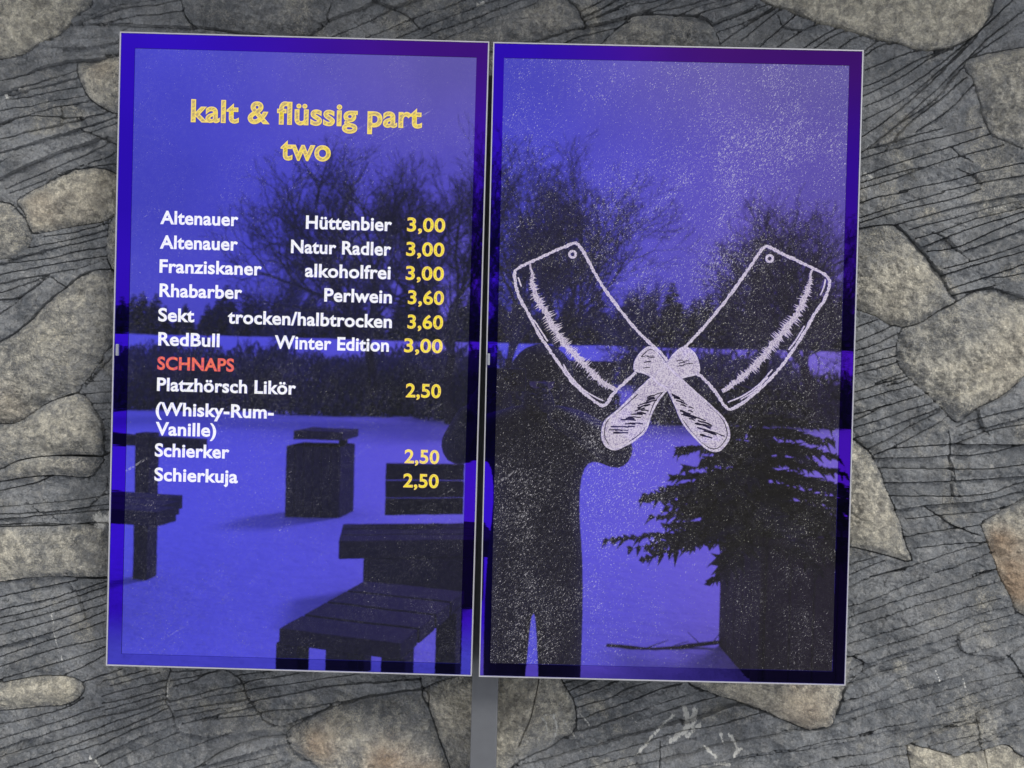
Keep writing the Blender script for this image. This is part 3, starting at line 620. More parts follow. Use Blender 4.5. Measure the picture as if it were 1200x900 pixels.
rows = [('Altenauer', 188, 279, 262), ('Altenauer', 187.5, 278.5, 290.8), ('Franziskaner', 187, 306.5, 319), ('Rhabarber', 187, 283.5, 347.3), ('Sekt', 185.5, 227.5, 376), ('RedBull', 185.5, 257, 404.3),
        ('Platzhörsch Likör', 184, 346.5, 457.5), ('(Whisky-Rum-', 182.5, 320.5, 486.3), ('Vanille)', 182.5, 253, 509.5), ('Schierker', 181.5, 268.5, 534.5), ('Schierkuja', 181, 278.5, 563),
        ('Hüttenbier', 358.5, 459, 267.6), ('Natur Radler', 341, 458, 296), ('alkoholfrei', 357.5, 457.5, 324), ('Perlwein', 380, 459, 352.8), ('trocken/halbtrocken', 267, 459, 378.6), ('Winter Edition', 322, 455.5, 408)]
for b_, u0, u1, v in rows: lettering(b_, u0, u1, v, 14.6, I_WHITE, I_WHITE2, off=.0268, offin=.004)
lettering('SCHNAPS', 184.5, 274, 432.6, 14.2, I_RED, I_RED2, off=.028, offin=-.006)
for b_, u0, u1, v in [('3,00', 477, 521.5, 270.6), ('3,00', 476, 520.5, 299.2), ('3,00', 475.5, 520, 327.4), ('3,60', 478, 520, 355.8), ('3,60', 477.5, 519, 384.4), ('3,00', 473.5, 518.5, 412.2), ('2,50', 475.5, 516.5, 465), ('2,50', 474, 514.5, 542.2), ('2,50', 472.5, 513.8, 570.5)]:
    lettering(b_, u0, u1, v, 15.2, I_PRI, I_PRI2, 'menu_price', .024, -.004)

# ---- the crossed cleavers
PXM = 1.193/FPX
def ribbon(pts, w, y, i, closed=False, jag=0.0, seed=1, hw_list=None, step=3.0):
    """hand-drawn stroke as a flat ribbon (pixel widths)"""
    c = sample(pts, step, closed) if len(pts) > 2 else np.array([np.array(pts[0])*(1-t)+np.array(pts[1])*t for t in np.linspace(0, 1, 5)])
    r = np.random.RandomState(seed); n = len(c); t = np.gradient(c, axis=0); t /= np.maximum(1e-6, np.linalg.norm(t, axis=1))[:, None]
    nm = np.stack([-t[:, 1], t[:, 0]], 1); V = []
    for k in range(n):
        h = (w/2 if hw_list is None else np.interp(k/(n-1), np.linspace(0, 1, len(hw_list)), hw_list))
        a = h*(1+(r.rand()-.5)*jag); b = h*(1+(r.rand()-.5)*jag)
        for q in (c[k]+nm[k]*a, c[k]-nm[k]*b):
            x, z = local(i, q[0], q[1]); V.append((x, y, z))
    F = [(2*k, 2*k+1, 2*k+3, 2*k+2) for k in range(n-1)]
    return V, F
def join(parts):
    V = []; F = []
    for v, f in parts:
        o = len(V); V += v; F += [tuple(a+o for a in q) for q in f]
    return V, F
emb = empty('cleaver_emblem'); emb.parent = screens[1]
LEFT_BLADE = [(782,423),(774,413),(754,395),(736,375),(708,338),(690,307),(681,291),(675,285),(670,286),(653,293),(622,307),(607.5,314),(603,320),(604,332),(609,349),(620,369),(633,394),(650,419),(659,432),(672,449),(690,465),(703,474.5),(708,475),(712,472),(719,461),(736,445),(745,436)]
RIGHT_BLADE = [(801,409),(826,382),(853,349),(883,307),(892,293),(898,288.5),(903,290),(916,297),(938,307),(956,316),(967,322),(972,329),(971,338),(965,353),(954,369),(943,389),(927,414),(908,438),(890,456),(872,471),(857,479.5),(852,478),(848,474),(839,460),(824,443),(817,438)]
LJ = [(621,309),(624,323),(624,332),(629,349),(640,367),(653,390),(668,410),(683,425),(697,440),(712,452),(723,458)]
RJ = [(952,316),(950,322),(949,332),(943,349),(936,364),(927,378),(912,397),(899,412),(888,425),(872,440),(857,452),(846,458)]
LI = [[(607,325),(611,336)],[(626,375),(634,388),(642,400)],[(660,427),(668,440),(683,456),(697,465),(707,469.5)],[(664,437),(676,452),(686,461)]]
RI = [[(967,327),(965,338),(961,346)],[(943,382),(931,401),(924,410)],[(905,433),(890,450),(872,463),(853,471.5)],[(900,442),(884,458),(868,468)]]
def teeth(curve, i, amp, seed, y):
    c = sample(curve, 2.0); r = np.random.RandomState(seed); t = np.gradient(c, axis=0); t /= np.linalg.norm(t, axis=1)[:, None]; V = []; F = []
    for k in range(len(c)-1):
        f = math.sin(math.pi*min(1, max(0, k/len(c))))**.6; n_ = np.array([-t[k, 1], t[k, 0]])
        for s in (-1, 1):
            if r.rand() < .25: continue
            L = amp*f*(.5+r.rand()); d = n_*s*L+t[k]*(r.rand()-.2)*3; o = len(V)
            for q in (c[k]-t[k]*1.1, c[k]+t[k]*1.1, c[k]+d):
                x, z = local(i, q[0], q[1]); V.append((x, y, z))
            F.append((o, o+1, o+2))
    return V, F
for nm_, out_, jj, inn, hole in [('blade', LEFT_BLADE, LJ, LI, (671, 298)), ('blade', RIGHT_BLADE, RJ, RI, (902, 303))]:
    ps = [ribbon(out_, 3.5, -.0001, 1, jag=.75, seed=3, step=2.0)]
    ps += [ribbon(q, 1.7, -.0003, 1, jag=.6, seed=5+k) for k, q in enumerate(inn)]
    a = np.linspace(0, 2*np.pi, 13)[:-1]
    ps += [ribbon([(hole[0]+3.8*math.cos(t), hole[1]+3.8*math.sin(t)) for t in a], 2.9, -.0002, 1, closed=True, step=1.5)]
    v, f = join(ps); o = mesh_obj(nm_, v, f, I_LOGO, emb)
    v, f = join([ribbon(jj, 6, -.0002, 1, jag=1.3, seed=9, hw_list=[1.4, 2.0, 2.4, 2.8, 3.2, 3.4, 3.4, 2.8, 1.8]), teeth(jj, 1, 8.5, 12, -.0004), teeth(jj, 1, 6.0, 19, -.0005)])
    mesh_obj('shading_stroke', v, f, I_LOGO2, o)
H1 = [(780,428),(791,414),(802,407),(813,414),(818,425),(819,434),(815,438.6),(798,443),(784,454),(772,468),(763,485),(756,504),(744,515),(736,520),(721,526.6),(711,523),(706.5,515),(705.6,509),(708,496),(715,488),(723,482),(745,460),(765,441)]
H2 = [(780,427),(772,416),(763,407),(756,409),(749,416),(744,425),(744,434),(752,436),(763,441),(772,450),(782,456),(791,474),(800,494.5),(815,513),(829.5,526),(842,528),(853,516.5),(854,505.5),(848,491),(831,474),(813,458),(797,443)]
def fill(poly, i, y):
    c = sample(poly, 4, True)[:-1]; bm = bmesh.new(); vs = [bm.verts.new((local(i, q[0], q[1])[0], y, local(i, q[0], q[1])[1])) for q in c]
    bm.faces.new(vs); bmesh.ops.triangulate(bm, faces=bm.faces); return bm
for k, (poly, y) in enumerate([(H2, -.0005), (H1, -.0008)]):
    o = bm_obj('handle', fill(poly, 1, y), I_LOGO2, emb)
    v, f = join([ribbon(poly+[poly[0]], 2.4, y-.0003, 1, jag=.25, seed=31)]); mesh_obj('handle_outline', v, f, I_LOGO, o)
    # inner dark line and hatch marks
    cen = np.array(poly).mean(0); inner = [tuple(cen+(np.array(q)-cen)*(1-3.2/np.linalg.norm(np.array(q)-cen))) for q in poly]
    r = np.random.RandomState(5+k); st = [ribbon(inner[a:b], 1.0, y-.0002, 1, jag=.8, seed=40+a) for a, b in ([(0, 5), (12, 20)] if k == 0 else [(8, 14), (15, 22)])]
    ax = [(790,462),(834,512)] if k == 0 else [(768,462),(727,508)]
    for j in range(22):
        t = j/21; c0 = np.array(ax[0])*(1-t)+np.array(ax[1])*t; c0 = c0+(r.rand(2)-.5)*np.array([17, 4])*(.5+.5*t); L = 3+r.rand()*6*(0.5+t)
        d = np.array([1, .32 if k == 0 else -.30]); d = d/np.linalg.norm(d)
        if k == 1 and j > 8: d = np.array([1., .02])
        st.append(ribbon([tuple(c0-d*L), tuple(c0+(0, -.6)), tuple(c0+d*L)], 1.2+r.rand()*.9, y-.0002, 1, jag=1.1, seed=60+j))
    for j in range(6):
        c0 = np.array([(757, 424), (806, 424)][1-k if k == 1 else 0])+(r.rand(2)-.5)*np.array([10, 18]) if False else np.array([803, 425] if k == 1 else [758, 425])+(r.rand(2)-.5)*np.array([14, 16])
        st.append(ribbon([tuple(c0+(-4, 1)), tuple(c0), tuple(c0+(4, 0))], .9, y-.0002, 1, jag=.8, seed=80+j))
    v, f = join(st); tag(mesh_obj('hatching', v, f, I_DARK, o), kind='stuff')
# ------------------------------------------------------------------ what stands behind the photographer and shows mirrored in the glass
M_SNOW = simple('snow', (0.80, 0.82, 0.86), 0.75, nscale=0.7, namt=0.08, bump=0.8, bscale=7, bdist=0.05)
M_BARK = simple('bark', (0.035, 0.028, 0.022), 0.9, nscale=8, namt=0.4)
M_WOOD = simple('weathered_timber', (0.045, 0.034, 0.026), 0.85, nscale=7, namt=0.4, bump=0.4, bscale=60)
M_TWIG = simple('bare_twigs', (0.075, 0.070, 0.072), 0.9, nscale=4, namt=0.3)
M_FROST = simple('haze_pale_twigs', (0.14, 0.14, 0.155), 0.9, nscale=4, namt=0.4)  # far twigs and bushes: distance haze put into a paler colour
M_HAZE_NEEDLE = simple('haze_pale_needles', (0.17, 0.175, 0.19), 0.9, nscale=2, namt=0.5)  # far spruces lightened in colour to stand in for haze
M_LEAF = simple('dark_needles', (0.018, 0.026, 0.017), 0.8, nscale=3, namt=0.4)
M_BUSH = simple('twiggy_brush', (0.080, 0.076, 0.080), 0.9, nscale=4, namt=0.4)
rg = random.Random(7)
# snow-covered ground with a rise at the back
gx = np.linspace(-160, 160, 121); gy = np.concatenate([np.linspace(0.30, -12, 70), np.linspace(-12.8, -240, 110)])
V = []
for y in gy:
    for x in gx:
        d = -y; h = 0.0
        t = min(1, max(0, (d-34)/22)); h += 3.9*t*t*(3-2*t)+max(0, d-56)*0.012
        h += 0.10*math.sin(x*.31+1.3)*math.sin(d*.23)*min(1, d/8)+0.03*math.sin(x*1.7)*math.sin(d*1.3)*min(1, max(0, d-2)/3)
        V.append((x, y, h))
n = len(gx); F = [(j*n+i, (j+1)*n+i, (j+1)*n+i+1, j*n+i+1) for j in range(len(gy)-1) for i in range(n-1)]
g = mesh_obj('snowy_ground', V, F, M_SNOW, smooth=True); tag(g, kind='structure')
g = mesh_obj('snowy_ground', [(-160, .30, 0), (160, .30, 0), (160, 60, 0), (-160, 60, 0)], [(0, 1, 2, 3)], M_SNOW); tag(g, kind='structure')

def tube(V, F, a, b, ra, rb, sides=4):
    a = Vector(a); b = Vector(b); d = (b-a).normalized(); u = d.orthogonal().normalized(); w_ = d.cross(u); o = len(V)
    for P, r in ((a, ra), (b, rb)):
        for k in range(sides):
            t = 2*math.pi*k/sides; V.append(P+u*math.cos(t)*r+w_*math.sin(t)*r)
    for k in range(sides): F.append((o+k, o+(k+1) % sides, o+sides+(k+1) % sides, o+sides+k))
def bare_tree(loc, h, seed, spread=0.62, trunk_r=None, label='', lev=7):
    r = random.Random(seed); TV, TF, CV, CF = [], [], [], []; tr = trunk_r or h*0.018
    def grow(p, d, L, rad, k):
        segs = 3 if k < 3 else 2; q = p; dd = d
        for s in range(segs):
            dd = (dd+Vector((r.uniform(-.16, .16), r.uniform(-.16, .16), r.uniform(-.06, .12)))).normalized(); e = q+dd*L/segs
            r1 = rad*(1-.22*(s+1)/segs)
            tube(*( (TV, TF) if k == 0 else (CV, CF)), q, e, rad*(1-.22*s/segs), r1, 6 if k < 2 else 3)
            if k > 0 and k < lev and s < segs-1 and r.random() < .92:
                a = dd.orthogonal().normalized(); a.rotate(Matrix.Rotation(r.uniform(0, 6.28), 3, dd)); grow(e, (dd+a*r.uniform(.6, 1.1)).normalized(), L*r.uniform(.45, .70), rad*.5, k+1)
            q = e
        if k < lev:
            for j in range(3 if k < 2 else 2):
                a = dd.orthogonal().normalized(); a.rotate(Matrix.Rotation(r.uniform(0, 6.28), 3, dd))
                nd = (dd+a*r.uniform(.35, 1.0)*(1.3*spread)+Vector((0, 0, .10))).normalized()
                grow(q, nd, L*r.uniform(.66, .84), max(rad*.62, .007), k+1)
    grow(Vector((0, 0, -.2)), Vector((0, 0, 1)), h*.27, tr, 0)
    zmax = max(v.z for v in CV); s = h/zmax
    root = empty('bare_tree', loc); tag(root, label, 'tree', 'bare trees across the snow')
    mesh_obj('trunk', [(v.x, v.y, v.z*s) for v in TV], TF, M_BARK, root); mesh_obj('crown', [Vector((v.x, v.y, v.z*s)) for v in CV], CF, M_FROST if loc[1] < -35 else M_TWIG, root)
    return root
def gz(y):
    d = -y; t = min(1, max(0, (d-34)/22)); return 3.9*t*t*(3-2*t)+max(0, d-56)*0.012
def place(u, D):
    p = behind(u, 470, D); return Vector((p.x, p.y, gz(p.y)))
for u, D, vtop, seed, sp, tr, lb in [(440, 27, 168, 3, .70, .20, 'broad bare tree with a low spreading crown, mirrored in the menu screen'), (528, 25, 150, 8, .62, .17, 'tall bare tree with a dark straight trunk, mirrored at the gap between the screens'),
                                    (596, 24, 160, 14, .62, .15, 'bare tree whose trunk is mirrored along the inner edge of the cleaver screen'), (655, 30, 172, 21, .6, .13, 'slim bare tree mirrored above the person in the cleaver screen'),
                                    (330, 42, 285, 30, .7, .2, 'lower bare tree far off, mirrored behind the drink names'), (760, 40, 322, 44, .6, .2, 'small bare tree far off, mirrored between the cleaver blades'), (895, 29, 225, 51, .8, .16, 'bare tree with a wide crown mirrored near the outer edge of the cleaver screen'), (952, 26, 208, 63, .7, .2, 'dense bare tree cut by the outer edge of the cleaver screen')]:
    p = place(u, D); top = behind(u, vtop, D).z; bare_tree(p, top-p.z, seed, sp, tr, lb, 8 if D < 35 else 7)
# spruces on the rise
def spruce_mesh(seed, h=10.0, rad=2.3, rows=22):
    r = random.Random(seed); V, F = [], []
    for k in range(rows):
        z = h*(.08+.92*k/rows); R0 = rad*(1-k/rows)**.85+.12
        for j in range(int(9+9*(1-k/rows))):
            a = r.uniform(0, 6.28); L = R0*r.uniform(.7, 1.15); d = Vector((math.cos(a), math.sin(a), 0)); s = Vector((-d.y, d.x, 0)); b = Vector((0, 0, z+r.uniform(-.15, .15)))
            w_ = .22*L+.12; o = len(V); V += [b, b+d*L*.5+s*w_-Vector((0, 0, .12*L)), b+d*L-Vector((0, 0, .34*L)), b+d*L*.5-s*w_-Vector((0, 0, .12*L)), b+d*L*.55-Vector((0, 0, .42*L))]
            F += [(o, o+1, o+2, o+3), (o, o+4, o+2)]
    me = bpy.data.meshes.new('crown'); me.from_pydata([tuple(v) for v in V], [], F); me.update(); me.materials.append(M_HAZE_NEEDLE); return me
tm = bpy.data.meshes.new('trunk'); _V, _F = [], []; tube(_V, _F, (0, 0, -.3), (0, 0, 9.0), .17, .03, 6); tm.from_pydata([tuple(v) for v in _V], [], _F); tm.materials.append(M_BARK)
sm = [spruce_mesh(s) for s in (1, 2, 3)]
k_ = 0
for row, (D, vt) in enumerate([(64, 355), (69, 348), (75, 341)]):
    for j in range(34):
        u = 90+j*29+row*17+rg.uniform(-8, 8); p = place(u, D+rg.uniform(-3, 3)); hh = (behind(u, vt+rg.uniform(-10, 14), D).z-p.z)
        if hh < 2: continue
        e = empty('spruce_tree', p, (0, 0, rg.uniform(0, 6))); s = hh/10; e.scale = (s*1.7, s*1.7, s)
        tag(e, 'dark spruce in the wood beyond the snowfield', 'tree', 'spruces in the far wood')
        for nm, me in (('crown', sm[k_ % 3]), ('trunk', tm)):
            o = bpy.data.objects.new(nm, me); col.objects.link(o); o.parent = e
        k_ += 1
# bushes in front of the snowfield
def bush_mesh(seed):
    r = random.Random(seed); V, F = [], []
    for k in range(1500):
        a = r.uniform(0, 6.28); q = r.random()**.5; z = r.random()*math.sqrt(max(0, 1-q*q*.8)); p = Vector((q*math.cos(a), q*math.sin(a)*.6, z*.95)); s = .05+.05*r.random(); o = len(V)
        for _ in range(3): V.append(p+Vector((r.uniform(-s, s), r.uniform(-s, s), r.uniform(-s, s)*1.5)))
        F.append((o, o+1, o+2))
    me = bpy.data.meshes.new('foliage'); me.from_pydata([tuple(v) for v in V], [], F); me.update(); me.materials.append(M_BUSH); return me
bmsh = [bush_mesh(s) for s in (4, 5)]; fbm_ = [m_.copy() for m_ in bmsh]
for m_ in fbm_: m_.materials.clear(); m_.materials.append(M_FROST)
for k in range(34):
    u = 120+k*27+rg.uniform(-6, 6)
    if 690 < u < 765: continue
    D = 28+rg.uniform(-2, 2.5); p = place(u, D); hh = behind(u, (427 if u < 600 else 430)+rg.uniform(-6, 16), D).z-p.z
    o = bpy.data.objects.new('bush', bmsh[k % 2]); col.objects.link(o); o.location = p; o.rotation_euler = (0, 0, rg.uniform(-.3, .3)); o.scale = (1.0+rg.random()*.5, 1.0, hh)
    tag(o, 'brown twiggy bush in the hedge along the snowfield', 'bush', 'bushes along the snowfield')

for k in range(46):
    u = 112+k*20+rg.uniform(-7, 7)
    if 588 < u < 735 or u > 945 or rg.random() < .10: continue
    D = 41+rg.uniform(-3, 3); p = place(u, D); hh = behind(u, (396 if u < 330 else 405)+rg.uniform(-7, 14), D).z-p.z
    if hh < .5: continue
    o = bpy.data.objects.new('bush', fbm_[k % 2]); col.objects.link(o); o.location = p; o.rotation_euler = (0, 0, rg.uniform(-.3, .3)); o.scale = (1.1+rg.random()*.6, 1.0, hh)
    tag(o, 'distant bush coloured haze-pale on the slope of the snowfield', 'bush', 'haze-pale bushes on the snowy slope')

# ---- timber furniture on the snow
def beam(name, a, b, w_, t, parent, mat=None):
    """squared timber from a to b (centres), w wide, t tall"""
    a = Vector(a); b = Vector(b); d = (b-a); L = d.length; bm = box_bm(-L/2, L/2, -w_/2, w_/2, -t/2, t/2, min(w_, t)*.08)
    o = bm_obj(name, bm, mat or M_WOOD, parent); q = (Matrix(((0, 1, 0), (0, 0, 1), (1, 0, 0))).to_quaternion() if abs(d.x)+abs(d.y) < 1e-6 else d.to_track_quat('X', 'Z')); o.rotation_mode = 'QUATERNION'; o.rotation_quaternion = q; o.location = (a+b)/2; return o
def ground_pt(u, v):
    D = 3.0
    for _ in range(50):
        p = behind(u, v, D); D *= 1.0 if abs(p.z) < 1e-4 else (1.6/(1.6-p.z))
    return behind(u, v, D), D
# low bench beside the person (front edge nearest the glass)
b1 = empty('timber_bench', (behind(405, 742, 3.35).x, behind(405, 742, 3.35).y, 0), (0, 0, R_(15)))
tag(b1, 'low heavy timber bench on the snow, mirrored at the bottom of the menu screen', 'bench')
for k in range(4): beam('plank', (-.27, .0-.0-k*.21, .435), (.30, -.0-k*.21, .435), .19, .07, b1)
for x in (-.24, .0, .26): beam('leg', (x, .03, 0), (x, .03, .40), .11, .10, b1); beam('leg', (x, -.62, 0), (x, -.62, .40), .11, .10, b1)
# bench with a back, further off
pb = behind(470, 700, 5.3)
b2 = empty('backed_bench', (pb.x, pb.y, 0), (0, 0, R_(-10))); tag(b2, 'dark timber bench with a solid back, mirrored under the lowest prices', 'bench')
for k in range(3): beam('plank', (-.42, .16-k*.2, .43), (.62, .16-k*.2, .43), .18, .12, b2)
for k in range(3): beam('back_board', (-.12, -.40, .60+k*.13), (.46, -.40, .60+k*.13), .06, .12, b2)
beam('side_panel', (-.26, -.05, .19), (.50, -.05, .19), .62, .37, b2)
beam('leg', (.5, .05, 0), (.5, .05, .37), .12, .12, b2)
# square timber bin
pk = behind(375, 600, 8.2)
b3 = empty('timber_bin', (pk.x, pk.y, 0), (0, 0, R_(6))); b3.scale = (.8, .8, 1); tag(b3, 'square boarded timber bin with a slab lid standing on the snow, mirrored mid menu screen', 'bin')
for k in range(6): beam('board', (-.30+k*.12, .30, 0), (-.30+k*.12, .30, .80), .115, .03, b3).rotation_quaternion
for k in range(6): beam('board', (-.30+k*.12, -.30, 0), (-.30+k*.12, -.30, .80), .115, .03, b3)
for sx in (-.35, .35):
    for k in range(5): beam('board', (sx, -.24+k*.12, 0), (sx, -.24+k*.12, .80), .03, .115, b3)
beam('lid', (-.26, 0, .92), (.40, 0, .92), .66, .09, b3); beam('post', (.30, 0, .78), (.30, 0, .9), .1, .1, b3)
# table end at the outer left
pt = behind(150, 640, 4.9)
b4 = empty('timber_table', (pt.x, pt.y, 0), (0, 0, R_(12))); tag(b4, 'thick topped timber table cut by the outer edge of the menu screen', 'table')
for k in range(3): beam('plank', (-1.6, .2-k*.2, .69), (.42-.12*k, .2-k*.2, .69), .19, .09, b4)
for x in (-1.3, -.60): beam('leg', (x, .12, 0), (x, .12, .65), .14, .14, b4); beam('leg', (x, -.2, 0), (x, -.2, .65), .14, .14, b4)
beam('seat_beam', (-1.6, -.75, 1.05), (.02, -.75, 1.03), .10, .08, b4); beam('post', (-.45, -.75, 0), (-.45, -.75, 1.1), .12, .12, b4)
# planter with a small fir
pf = behind(948, 700, 4.25)
b5 = empty('timber_planter', (pf.x, pf.y, 0), (0, 0, R_(-4))); tag(b5, 'tall dark boarded planter box on the snow holding a small fir', 'planter')
for k in range(6): beam('board', (-.31+k*.125, .30, 0), (-.31+k*.125, .30, .80), .12, .03, b5)
for k in range(6): beam('board', (-.31+k*.125, -.30, 0), (-.31+k*.125, -.30, .80), .12, .03, b5)
for sx in (-.385, .385):
    for k in range(5): beam('board', (sx, -.24+k*.12, 0), (sx, -.24+k*.12, .80), .03, .115, b5)
bm_obj('soil', box_bm(-.36, .36, -.28, .28, .70, .76, 0), M_BUSH, b5)
def fir(loc, h, rad, seed):
    r = random.Random(seed); V, F = [], []; TV, TF = [], []
    tube(TV, TF, (0, 0, 0), (0, 0, h), .035, .008, 6)
    rows = 11
    for k in range(rows):
        z = h*(.05+.9*k/rows); R0 = rad*(1-k/rows)**.7+.06
        for j in range(13 if k < 7 else 8):
            a = r.uniform(0, 6.28); L = R0*r.uniform(.75, 1.2); d = Vector((math.cos(a), math.sin(a), -.05)); p0 = Vector((0, 0, z)); tube(TV, TF, p0, p0+d*L+Vector((0, 0, -.10*L)), .008, .003, 3)
            nb = int(L/.040)
            for q in range(nb):
                t = (q+1)/nb; c = p0+d*L*t+Vector((0, 0, -.10*L*t))
                for s in (-1, 1):
                    tw = (d+Vector((-d.y, d.x, 0))*s*r.uniform(.6, 1.2)).normalized()*(.15*(1-t)+.05)*r.uniform(.4, 1.5)
                    e_ = c+tw+Vector((0, 0, r.uniform(-.07, .03))); sd_ = tw.cross(Vector((0, 0, 1))).normalized()*.012; o = len(V)
                    V += [c-sd_*.6, c+tw*.5-sd_*1.3, e_, c+tw*.5+sd_*1.3, c+tw*.5+Vector((0, 0, .012)), c+tw*.5-Vector((0, 0, .022))]; F += [(o, o+1, o+2, o+3), (o, o+4, o+2, o+5)]
    root = empty('small_fir', loc); tag(root, 'small dark fir spreading its branches over the planter', 'tree')
    mesh_obj('trunk', TV, TF, M_BARK, root); mesh_obj('crown', V, F, M_LEAF, root)
zt = behind(890, 425, 4.25).z
fir((behind(885, 700, 4.25).x, pf.y, .74), zt-.74, .62, 12)
# dry twigs lying on the snow near the wall
tg = []; tF = []
p, _D = ground_pt(700, 800)
r = random.Random(3)
q = Vector((.58, -3.28, .03)); d = Vector((.9, .18, .05)).normalized()
V_, F_ = [], []
for k in range(12):
    e_ = q+d*.07; tube(V_, F_, q, e_, .012, .011, 4); d = (d+Vector((r.uniform(-.2, .2), r.uniform(-.2, .2), r.uniform(-.12, .1)))).normalized(); q = e_
    if r.random() < .5: tube(V_, F_, q, q+Vector((r.uniform(-.1, .2), r.uniform(-.12, .1), .05)), .004, .002, 3)
o = mesh_obj('fallen_branch', V_, F_, M_BARK); tag(o, 'thin dry branch lying on the trodden snow', 'branch')

# ---- the photographer
M_COAT = simple('black_winter_coat', (0.012, 0.012, 0.014), 0.75, nscale=20, namt=0.3, bump=0.3, bscale=120)
M_TROU = simple('dark_trousers', (0.013, 0.014, 0.018), 0.8)
M_SKIN = simple('skin', (0.45, 0.28, 0.20), 0.5); M_HAT = simple('dark_knit_hat', (0.02, 0.018, 0.02), 0.9, bump=.5, bscale=200)
M_GLOVE = simple('black_gloves', (.015, .015, .016), .7); M_BOOT = simple('black_boots', (0.012, 0.011, 0.01), 0.5)
def skinned(name, joints, edges, mat, parent, root=0, sub=2):
    me = bpy.data.meshes.new(name); me.from_pydata([j[0] for j in joints], edges, []); o = bpy.data.objects.new(name, me); col.objects.link(o)
    md = o.modifiers.new('skin', 'SKIN'); md.use_smooth_shade = True; ly = me.skin_vertices[0] if len(me.skin_vertices) else None
    for i, j in enumerate(joints):
        rr_ = j[1] if isinstance(j[1], tuple) else (j[1], j[1]); ly.data[i].radius = rr_; ly.data[i].use_root = (i == root)
    s = o.modifiers.new('sub', 'SUBSURF'); s.levels = sub; s.render_levels = sub
    dg = bpy.context.evaluated_depsgraph_get(); m2 = bpy.data.meshes.new_from_object(o.evaluated_get(dg)); bpy.data.objects.remove(o)
    m2.name = name; m2.materials.clear(); m2.materials.append(mat); m2.polygons.foreach_set('use_smooth', [True]*len(m2.polygons))
    o = bpy.data.objects.new(name, m2); col.objects.link(o); o.parent = parent; return o
def skin_ready():
    me = bpy.data.meshes.new('x'); return me
PX0 = behind(629, 600, 2.68).x; PY0 = -1.56
per = empty('person', (PX0, PY0, 0)); tag(per, 'person in a dark hooded winter coat taking the photograph, mirrored in the cleaver screen', 'person')
def sk(name, joints, edges, mat, root=0):
    # bpy needs the skin layer created by the modifier operator; add it through bmesh
    bm = bmesh.new(); lay = bm.verts.layers.skin.verify(); vs = []
    for c, rad in joints:
        v = bm.verts.new(c); v[lay].radius = rad if isinstance(rad, tuple) else (rad, rad); vs.append(v)
    vs[root][lay].use_root = True
    for a, b in edges: bm.edges.new((vs[a], vs[b]))
    me = bpy.data.meshes.new(name); bm.to_mesh(me); bm.free()
    o = bpy.data.objects.new(name, me); col.objects.link(o)
    md = o.modifiers.new('skin', 'SKIN'); md.use_smooth_shade = True
    s = o.modifiers.new('sub', 'SUBSURF'); s.levels = 2; s.render_levels = 2
    bpy.context.view_layer.update(); dg = bpy.context.evaluated_depsgraph_get(); m2 = bpy.data.meshes.new_from_object(o.evaluated_get(dg)); bpy.data.objects.remove(o)
    m2.materials.clear(); m2.materials.append(mat); m2.polygons.foreach_set('use_smooth', [True]*len(m2.polygons))
    o = bpy.data.objects.new(name, m2); col.objects.link(o); o.parent = per; return o
# joints local to the person; +y faces the wall. phone at the camera
cx_, cy_ = -PX0, (-1.203-PY0)
hl = Vector((cx_-.085, cy_-.03, 1.545)); hr = Vector((cx_+.085, cy_-.03, 1.545))
J = [((0, 0, .93), (.175, .13)), ((0, .0, 1.10), (.165, .125)), ((0, .0, 1.28), (.175, .13)), ((0, 0, 1.40), (.14, .11)), ((0, .02, 1.49), (.06, .06)), ((.005, .04, 1.56), (.075, .085)), ((.005, .04, 1.62), (.078, .09)), ((.005, .03, 1.655), (.05, .06)),
     ((-.18, .0, 1.39), (.075, .08)), ((-.30, .10, 1.33), (.062, .065)), (tuple(hl+Vector((-.05, -.08, -.06))), (.038, .04)),
     ((.18, .0, 1.39), (.075, .08)), ((.30, .10, 1.33), (.060, .062)), (tuple(hr+Vector((.03, -.10, -.06))), (.038, .04)),
     ((-.09, 0, .82), (.10, .10)), ((-.10, .0, .48), (.075, .08)), ((-.115, -.02, .10), (.055, .06)),
     ((.09, 0, .82), (.10, .10)), ((.10, .01, .48), (.075, .08)), ((.115, -.01, .10), (.055, .06)), ((-.12, .12, .05), (.045, .04)), ((.12, .13, .05), (.045, .04))]
E_ = [(0, 1), (1, 2), (2, 3), (3, 4), (4, 5), (5, 6), (6, 7), (3, 8), (8, 9), (9, 10), (3, 11), (11, 12), (12, 13), (0, 14), (14, 15), (15, 16), (0, 17), (17, 18), (18, 19), (16, 20), (19, 21)]
sk('body', J, E_, M_COAT)
hd = [((.005, .035, 1.50), .05), ((.005, .05, 1.565), (.066, .075)), ((.005, .05, 1.63), (.070, .082)), ((.005, .06, 1.60), (.05, .05)), ((.005, .145, 1.595), .012)]
f = sk('face', [((.005, .075, 1.52), (.045, .045)), ((.005, .09, 1.585), (.060, .062)), ((.005, .085, 1.645), (.058, .055)), ((.005, .155, 1.58), (.012, .014))], [(0, 1), (1, 2), (1, 3)], M_SKIN, 1)
for s in (-1, 1):
    bm = bmesh.new(); bmesh.ops.create_icosphere(bm, subdivisions=2, radius=.012); eo = bm_obj('eye', bm, M_BOOT, f, True, (.005+s*.028, .142, 1.60))
bm = bmesh.new(); bmesh.ops.create_uvsphere(bm, u_segments=20, v_segments=12, radius=.112)
for v in list(bm.verts):
    if v.co.z < -.02: v.co.z = -.02
bm_obj('knit_hat', bm, M_HAT, per, True, (.005, .045, 1.60))
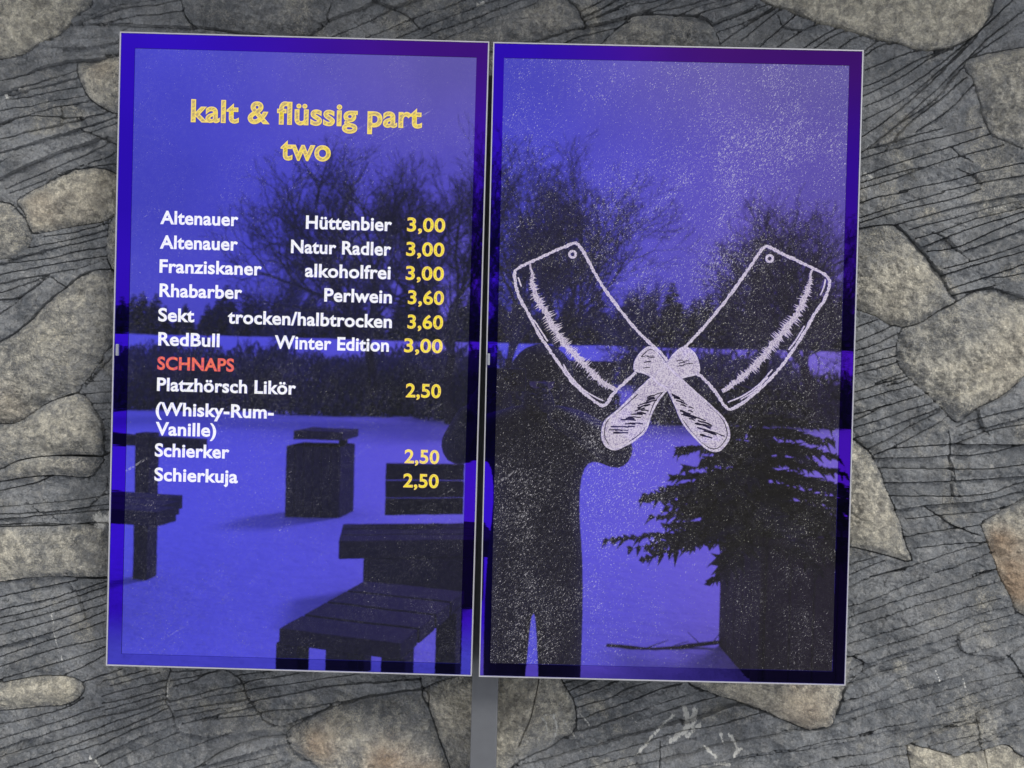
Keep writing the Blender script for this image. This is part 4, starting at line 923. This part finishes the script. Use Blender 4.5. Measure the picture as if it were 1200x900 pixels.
sk('scarf', [((.005, .06, 1.50), (.085, .085)), ((.005, .075, 1.545), (.072, .082)), ((.005, .08, 1.575), (.060, .080))], [(0, 1), (1, 2)], M_COAT)
for nm, h0, sgn in (('hand', hl, 1), ('hand', hr, -1)):
    wx_ = h0+Vector((-sgn*.05 if sgn == 1 else .03, -.08, -.06))
    Jh = [(tuple(wx_), .026), (tuple(h0+Vector((-sgn*.012, -.03, -.01))), (.034, .018))]; Eh = [(0, 1)]
    for k in range(4):
        zz = .026-k*.018; a = len(Jh); L = (.9, 1.0, .95, .75)[k]
        Jh += [(tuple(h0+Vector((-sgn*.012, .0, zz))), .009), (tuple(h0+Vector((-sgn*.004, .030*L, zz))), .0085), (tuple(h0+Vector((sgn*.018*L, .040*L, zz))), .0075)]
        Eh += [(1, a), (a, a+1), (a+1, a+2)]
    a = len(Jh); Jh += [(tuple(h0+Vector((sgn*.012, -.012, -.02))), .011), (tuple(h0+Vector((sgn*.035, -.002, -.005))), .009)]; Eh += [(1, a), (a, a+1)]
    sk(nm, Jh, Eh, M_GLOVE, 1)
# phone just behind the lens
ph = empty('smartphone', (CAM[0], -1.208, CAM[2])); tag(ph, 'dark smartphone held sideways at eye height by the person', 'phone')
bm_obj('body', box_bm(-.110, .036, -.008, 0.0, -.052, .020, .003), simple('phone_shell', (.02, .02, .025), .3), ph)
for x, z in ((-.0, .0), (-.0, -.026), (-.024, -.012)):
    bm = bmesh.new(); bmesh.ops.create_cone(bm, segments=20, radius1=.008, radius2=.008, depth=.0015, cap_ends=True); bm_obj('lens', bm, simple('lens_glass', (.01, .01, .02), .1), ph, loc=(x, .0012, z), rot=(R_(90), 0, 0))

# ---- boarded eave added out of view to shade the top of the wall
ev = empty('added_shade_eave', (0, 0, 2.78)); tag(ev, 'added boarded eave, out of view, shading the top of the rock wall', 'added eave')
for k in range(3): beam('board', (-2.6, .05-k*.145, 0), (2.6, .05-k*.145, 0), .14, .022, ev)
beam('shade_fascia', (-2.6, -.35, .03), (2.6, -.35, .03), .03, .12, ev)

hp = place(686, 26); hut = empty('timber_hut', hp, (0, 0, R_(5))); tag(hut, 'small dark timber hut at the snowfield, mirrored beside the hat of the person', 'hut')
bm_obj('wall', box_bm(-.85, .85, -.8, .8, -.2, 1.95, .02), M_WOOD, hut); bm_obj('door', box_bm(-.35, .35, .80, .84, 0, 1.6, .01), M_WOOD, hut)
bm_obj('roof', box_bm(-1.0, 1.0, -1.0, 1.0, 1.95, 2.12, .05), M_WOOD, hut)
